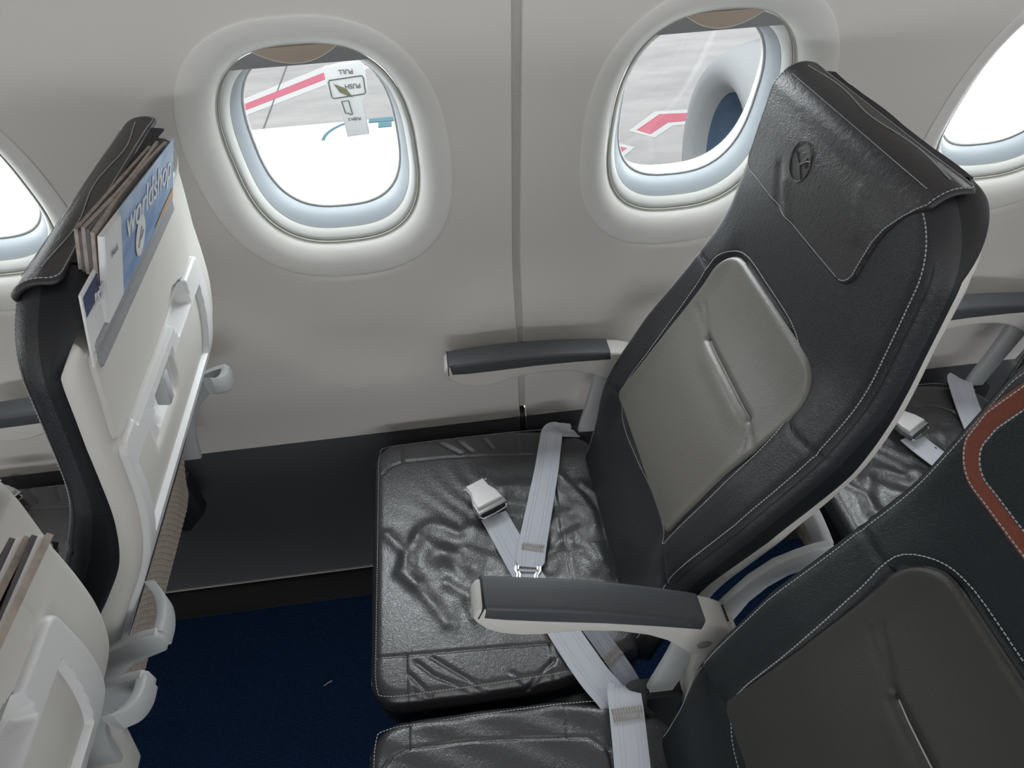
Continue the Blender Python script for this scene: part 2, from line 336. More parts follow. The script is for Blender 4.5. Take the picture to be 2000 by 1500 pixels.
def wall_panel(xa, xb, windows, name):
    mb = MB(); z0, z1 = 0.72, 1.32
    xs = [xa]+[0.5*(a+b) for a, b in zip(windows[:-1], windows[1:])]+[xb]
    for xc, l, r in zip(windows, xs[:-1], xs[1:]):
        inner = ell(*BZ[:3], K, BZ[3], xc); outer = []
        zc = WZ
        for k in range(K):
            th = 2*PI*k/K+PI/4; c, s = math.cos(th), math.sin(th)
            # square parameter so corners fall on samples
            t = max(abs(c), abs(s)); ex, ez = c/t, s/t
            x = xc+(r-xc if ex > 0 else xc-l)*ex; z = zc+(z1-zc if ez > 0 else zc-z0)*ez
            outer.append((x, z))
        V = []; n = 9
        for j in range(n+1):
            f = j/n
            for k in range(K):
                x = inner[k][0]*(1-f)+outer[k][0]*f; z = inner[k][2]*(1-f)+outer[k][1]*f
                y = float(WS(x, z))
                V.append((x, y if j else inner[k][1], z))
        mb.add(V, [(j*K+k, j*K+(k+1) % K, (j+1)*K+(k+1) % K, (j+1)*K+k) for j in range(n) for k in range(K)])
        # strips below and above share the same x samples
        bot = sorted(set(round(o[0], 6) for o in outer if abs(o[1]-z0) < 1e-6)); top = sorted(set(round(o[0], 6) for o in outer if abs(o[1]-z1) < 1e-6))
        for xsamp, za, zb, nn in ((bot, 0.405, z0, 46), (top, z1, 2.08, 24)):
            zz_ = np.linspace(za, zb, nn); V = [(x, float(WS(x, z)), z) for z in zz_ for x in xsamp]; m_ = len(xsamp)
            mb.add(V, [(i*m_+j, i*m_+j+1, (i+1)*m_+j+1, (i+1)*m_+j) for i in range(nn-1) for j in range(m_-1)])
    # returned lower and side edges of the moulded panel
    nx_ = 30; X = np.linspace(xa, xb, nx_)
    for dy, dz, dy2, dz2 in ((0, 0, 0.003, -0.004), (0.003, -0.004, 0.095, -0.004)):
        V = [(x, W(0.405)+dy, 0.405+dz) for x in X]+[(x, W(0.405)+dy2, 0.405+dz2) for x in X]
        mb.add(V, [(j, j+1, nx_+j+1, nx_+j) for j in range(nx_-1)])
    zz_ = np.linspace(0.405, 2.0, 60)
    for xe, sgn in ((xa, 1), (xb, -1)):
        V = [(xe+sgn*.0006, float(WS(xe, z))+.0003, z) for z in zz_]+[(xe-sgn*0.0015, float(WS(xe, z))+0.003, z) for z in zz_]+[(xe-sgn*0.0015, float(WS(xe, z))+0.02, z) for z in zz_]
        mb.add(V, [(j, j+1, 60+j+1, 60+j) for j in range(59)]+[(60+j, 60+j+1, 120+j+1, 120+j) for j in range(59)])
    o = struct(name, mb.V, mb.F, M['wall'])
    bm = bmesh.new(); bm.from_mesh(o.data); bmesh.ops.remove_doubles(bm, verts=bm.verts, dist=0.0004); bmesh.ops.recalc_face_normals(bm, faces=bm.faces); bm.to_mesh(o.data); bm.free()
    sharp(o, 50); return o
JX = 0.1531
wall_panel(JX-1.066, JX-0.0072, WX[:2], 'wall_right')
wall_panel(JX+0.0072, JX+1.066, WX[2:], 'wall_right')
# strip behind the joint between the panels
mb = MB(); zz_ = np.linspace(0.03, 2.0, 60)
V = [(JX+s*0.0095, (WS(JX+s*.008, z)+0.0045 if z > 0.405 else 0.615+0.0), z) for z in zz_ if z > .40 for s in (-1, 1)]
mb.add(V, [(2*i, 2*i+1, 2*i+3, 2*i+2) for i in range(len(V)//2-1)])
struct('trim_1', mb.V, mb.F, M['trimstrip'])
struct('trim_4', [(JX-.01, .575, .012), (JX+.01, .575, .012), (JX+.01, .617, .42), (JX-.01, .617, .42)], [(0, 1, 2, 3)], M['dark'], smooth=False)
# dado panel leaning inboard towards the floor
def dado(xa, xb, name):
    pr = [(0.6125, 0.398), (0.610, 0.392), (0.603, 0.30), (0.590, 0.16), (0.572, 0.05), (0.567, 0.018), (0.573, 0.012), (0.62, 0.012)]
    V = []; X = (xa, xa+0.002, xb-0.002, xb); n = len(pr)
    for i, x in enumerate(X): V += [(x, y+(0.003 if i in (0, 3) else 0), z) for y, z in pr]
    F = [(i*n+j, i*n+j+1, (i+1)*n+j+1, (i+1)*n+j) for i in range(3) for j in range(n-1)]
    return sharp(struct(name, V, F, M['dado']), 30)
dado(JX-1.30, JX-0.006, 'baseboard_right'); dado(JX+0.006, JX+1.30, 'baseboard_right')
struct('wall_right', [(-3.4, .70, -.02), (3.4, .70, -.02), (3.4, .70, .41), (-3.4, .70, .41)], [(0, 1, 2, 3)], M['dark'], smooth=False)  # unseen backing plane, added to stop daylight leaking in above the dado
# thin pale lip along the foot of the dado and the dark gap below
mb = MB(); mb.box((0, 0.568, 0.0135), (2.6, 0.006, 0.003)); mb.build('trim_2', M['trimstrip'])['kind'] = 'structure'

def window(i, xc):
    w = bpy.data.objects.new('window_%d' % i, None); COL.objects.link(w); w.location = (xc, WY, WZ); w['kind'] = 'structure'
    def rings(name, R, m, closed=False):
        V = np.concatenate([ell(a, b, n, K, off, xc) for a, b, n, off in R]); F = [(j*K+k, j*K+(k+1) % K, (j+1)*K+(k+1) % K, (j+1)*K+k) for j in range(len(R)-1) for k in range(K)]
        return obj(name, V, F, m, w)
    rings('window_bezel', [(0.1752, 0.2237, 2.45, 0.0185), (0.1752, 0.2237, 2.45, 0.0212), (0.1735, 0.2220, 2.45, 0.0218), (0.1690, 0.2165, 2.47, 0.0215), (0.1620, 0.2090, 2.5, 0.0202), (0.1540, 0.2000, 2.52, 0.0178), (0.1470, 0.1920, 2.57, 0.0142), (0.1405, 0.1845, 2.62, 0.0094), (0.1355, 0.1790, 2.65, 0.0048), (0.1318, 0.1752, 2.67, 0.0008), (0.1288, 0.1723, 2.69, -0.0034), (0.1270, 0.1706, 2.69, -0.0070), (0.1268, 0.1704, 2.69, -0.014)], M['bezel'])
    rings('gasket', [(0.1272, 0.1708, 2.69, -0.0060), (0.1266, 0.1702, 2.69, -0.0045), (0.1257, 0.1693, 2.69, -0.0045), (0.1250, 0.1686, 2.69, -0.0060), (0.1247, 0.1683, 2.69, -0.011)], M['gasket'])
    rings('inner_frame', [(0.1250, 0.1686, 2.69, -0.0095), (0.1235, 0.1665, 2.69, -0.0082), (0.1205, 0.1625, 2.7, -0.0105), (0.1165, 0.1565, 2.7, -0.0155), (0.1138, 0.1530, 2.7, -0.0200)], M['frame_inner'])
    rings('frame_seam', [(0.1139, 0.1531, 2.7, -0.0196), (0.1132, 0.1524, 2.7, -0.0204)], M['gasket'])
    rings('window_reveal', [(0.1136, 0.1527, 2.7, -0.0203), (0.1115, 0.1495, 2.7, -0.0250), (0.1075, 0.1430, 2.7, -0.034), (0.1035, 0.1375, 2.7, -0.048), (0.1030, 0.1370, 2.7, -0.055)], M['tunnel'])
    rings('pane_seal', [(0.1034, 0.1374, 2.7, -0.0515), (0.1012, 0.1350, 2.7, -0.0505), (0.1000, 0.1338, 2.7, -0.0525)], M['frame_inner'])
    rings('outer_frame', [(0.1030, 0.1370, 2.7, -0.054), (0.112, 0.146, 2.7, -0.085)], M['frame_inner'])
    R = ell(0.1032, 0.1372, 2.7, K, -0.0535, xc); R2 = ell(0.1032, 0.1372, 2.7, K, -0.0565, xc)
    obj('window_pane', np.concatenate([R, R2]), [tuple(range(K)), tuple(range(2*K-1, K-1, -1))]+[(k, K+k, K+(k+1) % K, (k+1) % K) for k in range(K)], M['glass'], w, smooth=False)
    # pulled-up shade: a sliver of it shows under the top of the bezel, with its finger grip
    def sl(pts, o0, o1, name, m, par):
        V = []
        for off in (o0, o1): V += [(xc+x, WY-v*math.sin(TW)-off*math.cos(TW), WZ+v*math.cos(TW)-off*math.sin(TW)) for x, v in pts]
        n = len(pts); return sharp(obj(name, V, [tuple(range(n)), tuple(range(2*n-1, n-1, -1))]+[(k, (k+1) % n, n+(k+1) % n, n+k) for k in range(n)], m, par), 30)
    vb = 0.1445; xe = 0.1262*(1-(vb/0.1698)**2.69)**(1/2.69)
    pts = [(-xe, vb), (xe, vb)]+[(0.1262*(1-(v/0.1698)**2.69)**(1/2.69), v) for v in (0.15, 0.156, 0.162, 0.166)]+[(-0.1262*(1-(v/0.1698)**2.69)**(1/2.69), v) for v in (0.166, 0.162, 0.156, 0.15)]
    sh = sl(pts, -0.0048, -0.0068, 'window_shade', M['shade'], w)
    hp = [(x, 0.1495+0.0205*(x/0.052)**2) for x in np.linspace(-0.052, 0.052, 25)]+[(0.045, 0.1715), (-0.045, 0.1715)]
    hp = [(x, min(v, 0.1715)) for x, v in hp]
    sl(hp, -0.0020, -0.0048, 'shade_handle', M['shade_handle'], sh)
    hp2 = [(x, v-0.0008) for x, v in hp[:25]]+[(x, v+0.0001) for x, v in hp[:25]][::-1]
    sl(hp2, -0.0016, -0.0048, 'handle_rim', M['shell'], sh)
    return w
for i, x in enumerate(WX): window(i+1, x)

# ------------------------------------------------------------------ floor, ceiling, far side and ends of the cabin
def plane(name, x0, x1, y0, y1, z, m):
    return struct(name, [(x0, y0, z), (x1, y0, z), (x1, y1, z), (x0, y1, z)], [(0, 1, 2, 3)], m, smooth=False)
plane('floor', -3.4, 3.4, -3.1, 0.70, 0.0, M['carpet'])
struct('trim_3', [(-3.4, .50, .002), (3.4, .50, .002), (3.4, .69, .002), (-3.4, .69, .002), (-3.4, .50, 0), (3.4, .50, 0)], [(0, 1, 2, 3), (0, 4, 5, 1)], M['dark'], smooth=False)
plane('ceiling', -3.4, 3.4, -3.1, -0.10, 2.08, M['ceiling'])
struct('wall_left', [(-3.4, -3.1, 0), (3.4, -3.1, 0), (3.4, -3.1, 2.08), (-3.4, -3.1, 2.08)], [(0, 1, 2, 3)], M['wall'], smooth=False)
for s, nm in ((-1, 'wall_front'), (1, 'wall_back')):
    struct(nm, [(3.4*s, -3.1, 0), (3.4*s, 0.70, 0), (3.4*s, 0.70, 2.08), (3.4*s, -3.1, 2.08)], [(0, 1, 2, 3)], M['wall'], smooth=False)
for xa, xb in ((-3.4, JX-1.066), (JX+1.066, 3.4)):     # plain continuation of the window wall fore and aft of the view
    zz_ = np.linspace(0.0, 2.08, 105); V = [(x, (float(WS(x, z)) if z > 0.4 else 0.6), z) for z in zz_ for x in (xa, xb)]
    struct('wall_right', V, [(2*i, 2*i+1, 2*i+3, 2*i+2) for i in range(104)], M['wall'])

# ------------------------------------------------------------------ the seat surface: (s,y,h) = height up the back, across, out of the front face
FZ = [(.30, .235), (.42, .247), (.455, .255), (.52, .268), (.585, .285), (.63, .302), (.68, .330), (.735, .362), (.78, .392), (.83, .422), (.88, .440), (.93, .450), (1.0, .460), (1.06, .468), (1.12, .478), (1.2, .49)]
_p = smoothpath([(b, 0, a) for a, b in FZ], 16); _px = np.array([q[0] for q in _p]); _pz = np.array([q[2] for q in _p])
_ps = np.concatenate([[0], np.cumsum(np.hypot(np.diff(_px), np.diff(_pz)))]); _ps -= np.interp(.42, _pz, _ps)
_sg = np.linspace(-0.10, 0.82, 460); _gx = np.interp(_sg, _ps, _px); _gz = np.interp(_sg, _ps, _pz)
for _ in range(6):
    _gx[1:-1] = (_gx[:-2]+_gx[1:-1]*2+_gx[2:])/4; _gz[1:-1] = (_gz[:-2]+_gz[1:-1]*2+_gz[2:])/4
_tx = np.gradient(_gx, _sg); _tz = np.gradient(_gz, _sg); _tl = np.hypot(_tx, _tz); _tx /= _tl; _tz /= _tl
CY = 0.275
def bmap(s, y, h):
    s = np.asarray(s, float); y = np.asarray(y, float); h = np.asarray(h, float)
    px, pz = np.interp(s, _sg, _gx), np.interp(s, _sg, _gz); tx, tz = np.interp(s, _sg, _tx), np.interp(s, _sg, _tz)
    return np.stack([px-tz*h, y+0*s, pz+tx*h], -1)
S1 = 0.716; RR = 0.030
def bmap_top(s, y, h):
    """same surface, but beyond S1 the path rolls over the top of the backrest and runs aft"""
    s = np.asarray(s, float); y = np.asarray(y, float)+0*s; h = np.asarray(h, float)+0*s
    base = bmap(np.minimum(s, S1), y, h)
    px, pz, tx, tz = [float(np.interp(S1, _sg, g)) for g in (_gx, _gz, _tx, _tz)]
    ox, oz = px+tz*RR, pz-tx*RR
    e = np.maximum(s-S1, 0); a = np.minimum(e/RR, PI/2); back = np.maximum(e-RR*PI/2, 0); r = RR+h
    # front direction n=(-tz,tx); up t=(tx,tz)
    x = ox+r*(np.cos(a)*(-tz)+np.sin(a)*tx)+back*tz; z = oz+r*(np.cos(a)*tx+np.sin(a)*tz)-back*tx
    roll = np.stack([x, y, z], -1)
    return np.where((s > S1)[..., None], roll, base)
def hwb(u): return np.interp(u, [-.06, 0, .10, .17, .32, .45, .56, .66, .80], [.190, .198, .202, .206, .219, .219, .212, .203, .196])
PANEL = [(.205, .135), (.30, .1335), (.40, .136), (.445, .145), (.475, .165), (.500, .195), (.512, .235), (.5135, .30), (.5135, .37), (.500, .408), (.470, .431), (.42, .426), (.33, .4155), (.235, .4125), (.205, .395), (.192, .36), (.196, .30), (.206, .22), (.2025, .165), (.197, .140), (.205, .135)]
SEAMS = [[(.450, .150), (.443, .113), (.455, .070), (.458, .055)], [(.452, .405), (.462, .425), (.456, .485), (.458, .495)], [(.198, .134), (.188, .110), (.176, .085), (.172, .065)], [(.212, .413), (.202, .44), (.194, .470), (.19, .49)]]
def hcover(s, y):
    d = np.abs(y-CY)
    h = 0.012*sstep(d, 0.115, 0.165)*sstep(s, 0.08, 0.2)*(1-sstep(s, 0.44, 0.56))
    h = h+0.004*np.cos((y-CY)/0.2*PI/2)*sstep(s, 0.5, 0.6)
    for q in SEAMS: h = h-0.0028*np.exp(-(pdist(s, y, q)/0.0028)**2)
    h = h-0.004*np.exp(-(pdist(s, y, PANEL)/0.0045)**2)
    return h
def smooth2(q): return [(p[0], p[1]) for p in smoothpath([(a, b, 0) for a, b in q], 5)]
def mirror(path): return [(s, 2*CY-y) for s, y in path]

def make_seat(label, cover_m, side_m, panel_m, flap, stitch=True, loc=(0, 0, 0)):
    seat = thing('passenger_seat', (0.30, CY, 0.0), label, 'seat')
    # --- backrest cover
    V, F, fm, per = patch(-0.05, 0.746, hwb, CY, 0.02, 0.085, 210, 130, hcover, 0.026,
                          [(0.0, -0.028, 1), (0.001, lambda u: -np.interp(u, [0, .2, .45, .6, .68, .74], [.030, .032, .034, .030, .030, .042]), 1), (0.0, lambda u: -np.interp(u, [0, .2, .45, .6, .68, .74], [.034, .036, .039, .034, .033, .056]), 1), (-0.004, lambda u: -np.interp(u, [0, .2, .45, .6, .68, .74], [.036, .038, .042, .037, .037, .064]), 1)], bmap)
    cov = obj('backrest_cover', V, F, cover_m, seat, mats=[side_m], fm=fm)
    per = np.array(per)
    # seam cord round the front of the backrest where side panel meets face, stitched along
    c0 = np.array([0.36, CY]);
    ins = []
    for k_ in range(len(per)):
        s, y = per[k_]
        if s < 0.02: continue
        tg = per[(k_+2) % len(per)]-per[k_-2]; nr = np.array((tg[1], -tg[0])); nr /= np.linalg.norm(nr)+1e-9
        if nr@(np.array((.4, CY))-per[k_]) < 0: nr = -nr
        ins.append((s+nr[0]*0.014, y+nr[1]*0.014))
    near = [p for p in ins if p[1] < CY-0.10 and p[0] < 0.731]; far = [p for p in ins if p[1] > CY+0.10 and p[0] < 0.731]
    near.sort(); far.sort()
    mbp = MB(); mbs = MB()
    for side in (near, far):
        sgn = -1 if side is near else 1
        pts = [bmap(s, y+sgn*0.006, float(hcover(np.array(s), np.array(y)))-0.0090) for s, y in side[::2]]
        mbp.tube(pts, 0.0017, 6)
        ms_ = MB(); stitches(ms_, [(s, y-sgn*0.0005, float(hcover(np.array(s), np.array(y)))-0.0030) for s, y in side], bmap)
        ms_.build('stitching', M['thread'], cov, smooth=False)
    mbp.build('seam_piping', side_m, cov)
    # --- centre panel
    def hwp(u): return np.interp(u, [.19, .25, .33, .42, .46, .52], [.143, .1405, .1405, .146, .149, .149])
    slit = [(.3995, .340), (.3995, .28), (.3975, .180)]
    def hp(s, y):
        base = 0.012*sstep(np.abs(y-CY), 0.115, 0.165)*sstep(s, 0.08, 0.2)*(1-sstep(s, 0.44, 0.56))*0.55+0.0045
        base = base+0.004*np.cos((y-CY)/0.15*PI/2)*np.cos((s-.355)/0.16*PI/2)
        d = pdist(s, y, slit); base = base-0.008*np.exp(-(d/0.0042)**2)
        base = base+0.0022*np.exp(-((s-.385)/0.015)**2)*sstep(y, .16, .21)*(1-sstep(y, .30, .35))
        for (a, b, w_) in (((.4, .338), (.42, .395), .004), ((.398, .338), (.408, .405), .003), ((.3975, .182), (.385, .14), .003), ((.397, .18), (.372, .150), .003)):
            base = base-0.0018*np.exp(-(pdist(s, y, [a, b])/w_)**2)
        return base
    V, F, fm, per2 = patch(0.200, 0.509, hwp, 0.2795, 0.018, 0.052, 96, 96, hp, 0.007, [(0.0, 0.000, 0), (-0.001, -0.004, 0)], bmap)
    cp = obj('centre_panel', V, F, panel_m, seat)
    pl = [bmap(s, y, float(hp(np.array(s), np.array(y)))+0.0035) for s, y in [(.3995, .336), (.3995, .31), (.3990, .26), (.3985, .21), (.3975, .182)]]
    tag(MB().tube(smoothpath(pl, 4), 0.0008, 6).build('pleat_glint', M['glint_stitch'] if flap != 'trim' else M['thread'], cp), 'light caught by the sewn pleat, as a pale cord')  # pale cord stands in for the highlight on the fold
    # welt between panel and cover
    wl = smoothpath([(a, b, 0) for a, b in PANEL], 4)
    if stitch:
        def outw(p, q, d):
            c = np.array((.355, .2795)); v = np.array(p[:2])-c; v /= np.linalg.norm(v); return p[0]+v[0]*d, p[1]+v[1]*d
        path = []
        for p in wl:
            s, y = outw(p, None, 0.0065); path.append((s, y, float(hcover(np.array(s), np.array(y)))+0.0002))
        stitches(mbs, path, bmap)
        mbs.build('stitching', M['thread'], cov, smooth=False)
    for q in SEAMS: MB().tube([bmap(s, y, float(hcover(np.array(s), np.array(y)))+0.0003) for s, y in smooth2(q) if abs(y-CY) < .196], 0.0008, 5).build('seam', side_m, cov)
    # --- headrest cover
    if flap == 'flap':
        fh = lambda s, y: 0.0035+0.004*np.cos((np.clip(y, .12, .43)-CY)/0.2*PI/2)*sstep(s, 0.5, 0.6)*(1-sstep(s, .68, .716))+0.0 \
            - 0.0022*np.exp(-(pdist(s, y, [(.650, .372), (.612, .345)])/.009)**2)+0.0026*np.exp(-(pdist(s, y, [(.640, .345), (.612, .315)])/.010)**2) \
            - 0.0006*np.exp(-(pdist(s, y, [(.72, .37), (.70, .345)])/.004)**2)+0.0013*np.exp(-(pdist(s, y, [(.70, .21), (.665, .188)])/.010)**2)
        hwf = lambda u: np.interp(u, [.60, .64, .67, .69, .71, .73, .80], [.151, .150, .152, .155, .163, .170, .170])
        cf_ = lambda u: np.interp(u, [.60, .67, .71, .73, .80], [.313, .308, .300, .290, .290])
        V, F, fm, perf = patch(0.6085, 0.775, hwf, .3, 0.024, 0.010, 110, 110, fh, 0.0028, [(0.0, -0.001, 0), (-0.002, -0.0025, 0)], bmap_top, cfun=cf_)
        fl = obj('headrest_cover', V, F, M['leather_flap'], seat)
        mf = MB(); perf = np.array(perf); cfl = np.array((.70, .305)); path = []
        for s, y in perf:
            v = np.array((s, y))-np.array((np.clip(s, .64, .745), .305+np.clip(y-.305, -.11, .11))); L = np.linalg.norm(v)+1e-9
            s2, y2 = s-v[0]/L*0.004, y-v[1]/L*0.004; path.append((s2, y2, float(fh(np.array(s2), np.array(y2)))-0.0002))
        stitches(mf, path, bmap_top, 0.0036, 0.0025, 0.0004)
        # stitch rows framing the hook tape on the top
        stitches(mf, [(.738, y_, float(fh(np.array(.738), np.array(y_)))+.0003) for y_ in np.linspace(.14, .44, 20)], bmap_top, 0.0036, 0.0025, 0.0004)
        mf.build('flap_stitching', M['thread'], fl, smooth=False)
        stitches(mf2 := MB(), [(.7595+.0035*math.sin(y_*38), y_, float(fh(np.array(.760), np.array(y_)))+.0003) for y_ in np.linspace(.14, .44, 40)], bmap_top, 0.0036, 0.0025, 0.0004)
        mf2.build('tape_stitching', M['thread'], fl, smooth=False)
        n = 40; ys_ = np.linspace(.150, .430, n); V = [bmap_top(.7735, y_, .0022) for y_ in ys_]+[bmap_top(.7865+.002*math.sin(y_*45), y_, .0022) for y_ in ys_]+[bmap_top(.7870+.002*math.sin(y_*45), y_, .0002) for y_ in ys_]
        obj('hook_tape', V, [(k*n+i, k*n+i+1, (k+1)*n+i+1, (k+1)*n+i) for k in range(2) for i in range(n-1)], M['velcro'], fl)
        # embossed oval badge with the crane-like figure
        mo = MB(); ce, se = .3305, .6755
        mo.tube([bmap(se+0.0225*math.sin(a), ce+0.0225*math.cos(a), float(fh(np.array(se), np.array(ce)))+0.0006) for a in np.linspace(0, 2*PI, 40, endpoint=False)], 0.0009, 6, closed=True)
        for q, r in (([(.6815, .3455), (.6770, .3385), (.6710, .3270), (.6600, .3160)], .0011), ([(.672, .330), (.6765, .325), (.6845, .3185)], .0010), ([(.6730, .3265), (.6770, .3225), (.6815, .3175), (.6840, .3105)], .0009), ([(.6790, .3190), (.6740, .3150)], .0006), ([(.6805, .3165), (.6762, .3110)], .0006), ([(.6825, .3135), (.6790, .3080)], .0006)):
            mo.tube([bmap(s, y, float(fh(np.array(s), np.array(y)))+0.0004) for s, y in q], r, 6)
        tag(mo.build('embossed_emblem', M['emboss'], fl), 'oval embossed emblem')
    else:
        # headrest cover edged by a terracotta band
        fh = lambda s, y: 0.0040+0.004*np.cos((y-CY)/0.2*PI/2)*sstep(s, 0.5, 0.6)
        V, F, fm, perf = patch(0.5815, 0.738, lambda u: np.interp(u, [.58, .61, .64, .68, .77], [.182, .1885, .188, .176, .16]), CY, 0.030, 0.02, 70, 80, fh, 0.002, [(0.0, 0.0, 0), (0.0, -0.002, 0)], bmap)
        fl = obj('headrest_cover', V, F, M['terracotta'], seat); tag(fl, 'headrest cover with a terracotta border')
        V, F, fm, perf2 = patch(0.598, 0.722, lambda u: np.interp(u, [.59, .62, .64, .68, .77], [.165, .171, .170, .158, .142]), CY, 0.022, 0.015, 60, 70, lambda s, y: fh(s, y)+0.0016, 0.002, [(0.0, 0.0, 0)], bmap)
        ip = obj('headrest_centre', V, F, M['leather_green'], fl)
        mf = MB()
        for P_, of, hh in ((perf2, -0.0035, 0.0015), (perf, 0.0035, -0.0002)):
            path = []
            for s, y in P_:
                v = np.array((s-.675, (y-CY)*0.9)); c_ = np.array((np.clip(s, .62, .70), CY+np.clip(y-CY, -.13, .13))); v = np.array((s, y))-c_; L = np.linalg.norm(v)+1e-9
                s2, y2 = s+v[0]/L*of, y+v[1]/L*of
                if of > 0: s2, y2 = s-v[0]/L*0.004, y-v[1]/L*0.004
                else: s2, y2 = s-v[0]/L*0.003, y-v[1]/L*0.003
                path.append((s2, y2, float(fh(np.array(s2), np.array(y2)))+hh))
            stitches(mf, path, bmap, 0.0042, 0.0028, 0.0005)
        mf.build('flap_stitching', M['thread'], fl, smooth=False)
    # --- white back shell, rear trim, pocket, tray
    TS = lambda s: np.interp(s, [-.06, .2, .3, .4, .5, .6, .68, .74], [.068, .070, .068, .064, .058, .052, .053, .070])
    def hs(s, y):
        h = -TS(s)
        # literature pocket mouth, carved in
        h = h+0.030*sstep(s, .692, .695)*sstep(y, .094, .100)*(1-sstep(y, .432, .438))
        h = h+0.020*sstep(s, .552, .556)*(1-sstep(s, .600, .604))*sstep(y, .288, .293)*(1-sstep(y, .358, .363))
        h = h+0.020*sstep(s, .505, .515)*(1-sstep(s, .562, .566))*sstep(y, .165, .172)*(1-sstep(y, .262, .268))
        return h
    def bneg(s, y, h): return bmap(s, y, h)
    V, F, fm, pers = patch(0.035, 0.741, lambda u: hwb(u)-0.004, CY, 0.02, 0.082, 150, 90, lambda s, y: -hs(s, y), 0.014, [(0.0, 0.034, 0)], lambda s, y, h: bmap(s, y, -h))
    sh = obj('back_shell', V, F, M['shell'], seat)
    hb = lambda s, y: TS(s)
    def slab(name, m, s0, s1, hw_, c_, R0, R1, lift, nu, nv, roll, par, feat=None, base=0.0):
        V, F, fm, P_ = patch(s0, s1, hw_, c_, R0, R1, nu, nv, (lambda s, y: TS(s)+lift+(feat(s, y) if feat else 0)), roll, [(0.0, lambda u: TS(u)+base, 0)], lambda s, y, h: bmap(s, y, -h))
        return sharp(obj(name, V, F, m, par), 35)
    # upper frame plate below the pocket mouth, with finger recesses above the tray
    rec = [(.608, .345), (.575, .335)]
    fr = slab('pocket_front', M['shell'], .588, .692, lambda u: np.interp(u, [.58, .69], [.166, .152]), .252, .012, .010, .004, 60, 90, .003, seat, lambda s, y: -0.020*(1-sstep(s, .598-.3*np.abs(y-.325), .602-.3*np.abs(y-.325)))*sstep(y, .290, .295)*(1-sstep(y, .356, .361)))
    tag(slab('speckled_edge', M['sparkle'], .663, .6945, .145, .250, .004, .006, .0065, 14, 40, .004, fr, base=0.002), 'speckled grey edging strip')
    def ft(s, y):
        f = -0.011*sstep(s, .455, .459)*(1-sstep(s, .548, .553))*sstep(y, .100, .105)*(1-sstep(y, .402, .407))
        f = f-0.010*sstep(s, .574, .577)*sstep(y, .125, .130)*(1-sstep(y, .290, .295))
        f = f-0.007*sstep(s, .565, .568)*sstep(y, .285, .29)*(1-sstep(y, .36, .365))
        f = f-0.018*sstep(s, .556, .560)*sstep(y, .290, .295)*(1-sstep(y, .356, .361))-0.012*sstep(s, .508, .514)*(1-sstep(s, .560, .564))*sstep(y, .168+.9*(.56-s)*.5, .174+.9*(.56-s)*.5)*(1-sstep(y, .258, .264))
        f = f-0.0035*np.exp(-(pdist(s, y, [(.43, .10), (.22, .15), (.215, .36), (.43, .41)])/.003)**2)
        return f
    tr = slab('tray_table', M['shell_cool'], .185, .585, lambda u: np.interp(u, [.18, .45, .60], [.172, .184, .168]), .258, .03, .012, .007, 210, 170, .004, seat, ft)
    ml = MB(); c_ = bmap(.540, .222, -(float(TS(.54))-0.001)); tl = bmap(.57, .275, -.08)-bmap(.54, .275, -.08); tl /= np.linalg.norm(tl); nn = np.cross(tl, (0, 1, 0)); Rm = np.stack([tl, (0, 1, 0), nn], 1)
    bmx = MB(); bmx.sweep([c_-tl*.021, c_-tl*.019, c_+tl*.019, c_+tl*.021], [(0, 1, 0)]*4, [nn]*4, [.007, .0085, .0085, .007], [.006, .0075, .0075, .006])
    bmx.build('tray_latch', M['shell_grey'], tr)
    # net pocket low on the back: a bulging bag with hexagon mesh
    def npk(u, v): return float(TS(u))+0.002+0.011*math.sin(min(1, max(0, (u-0.05)/0.20))*PI)**0.6*max(0, 1-((v-CY)/0.2)**4)
    mn = MB(); hx = 0.0105
    for row in range(22):
        for cl in range(38):
            u = 0.045+row*hx*0.86; v = 0.09+cl*hx+(hx/2 if row % 2 else 0)
            if v > .435: continue
            for (du, dv) in ((0.0, 0.0),):
                a = bmap(u, v, -npk(u, v)); b = bmap(u+hx*.5, v, -npk(u+hx*.5, v)); c1 = bmap(u+hx*.86, v+hx*.5, -npk(u+hx*.86, v+hx*.5)); c2 = bmap(u+hx*.86, v-hx*.5, -npk(u+hx*.86, v-hx*.5))
                mn.tube([a, b], .0008, 4); mn.tube([b, c1], .0008, 4); mn.tube([b, c2], .0008, 4)
    nb = mn.build('net_pocket', M['net'], seat)
    nb['kind'] = 'stuff'
    hem = [bmap(.245, v, -npk(.245, v)-.001) for v in np.linspace(.085, .440, 30)]
    MB().tube(hem, .004, 8).build('pocket_hem', M['dark'], nb)
    # tray arms, outside the backrest on both sides, hooking round the shell corners
    for sg in (-1, 1):
        y0_, y1_ = (.0395, .0505) if sg < 0 else (2*CY-.0505, 2*CY-.0395)
        pr = [(.308, .50), (.322, .55), (.342, .60), (.366, .645), (.392, .675), (.420, .690), (.440, .697), (.457, .700), (.463, .694), (.464, .676), (.458, .664), (.440, .656), (.416, .646), (.394, .625), (.376, .595), (.362, .550), (.354, .50)]
        V, F = extr(pr, y0_, y1_, .0025, 2); mba = MB(); mba.add(V, F)
        yi = .0505 if sg < 0 else 2*CY-.0505; ye = .098 if sg < 0 else 2*CY-.098
        hk = smoothpath([(.4575, yi-.004*(-sg), .682), (.4585, yi+(ye-yi)*.35, .685), (.455, yi+(ye-yi)*.75, .694), (.446, ye, .706)], 4); n = len(hk)
        mba.sweep(hk, [(1, 0, 0)]*n, [(0, 0, 1)]*n, .0062, .0165, .5)
        hk2 = [(.430, yi-.004*(-sg), .688), (.430, yi+(ye-yi)*.3, .690)]
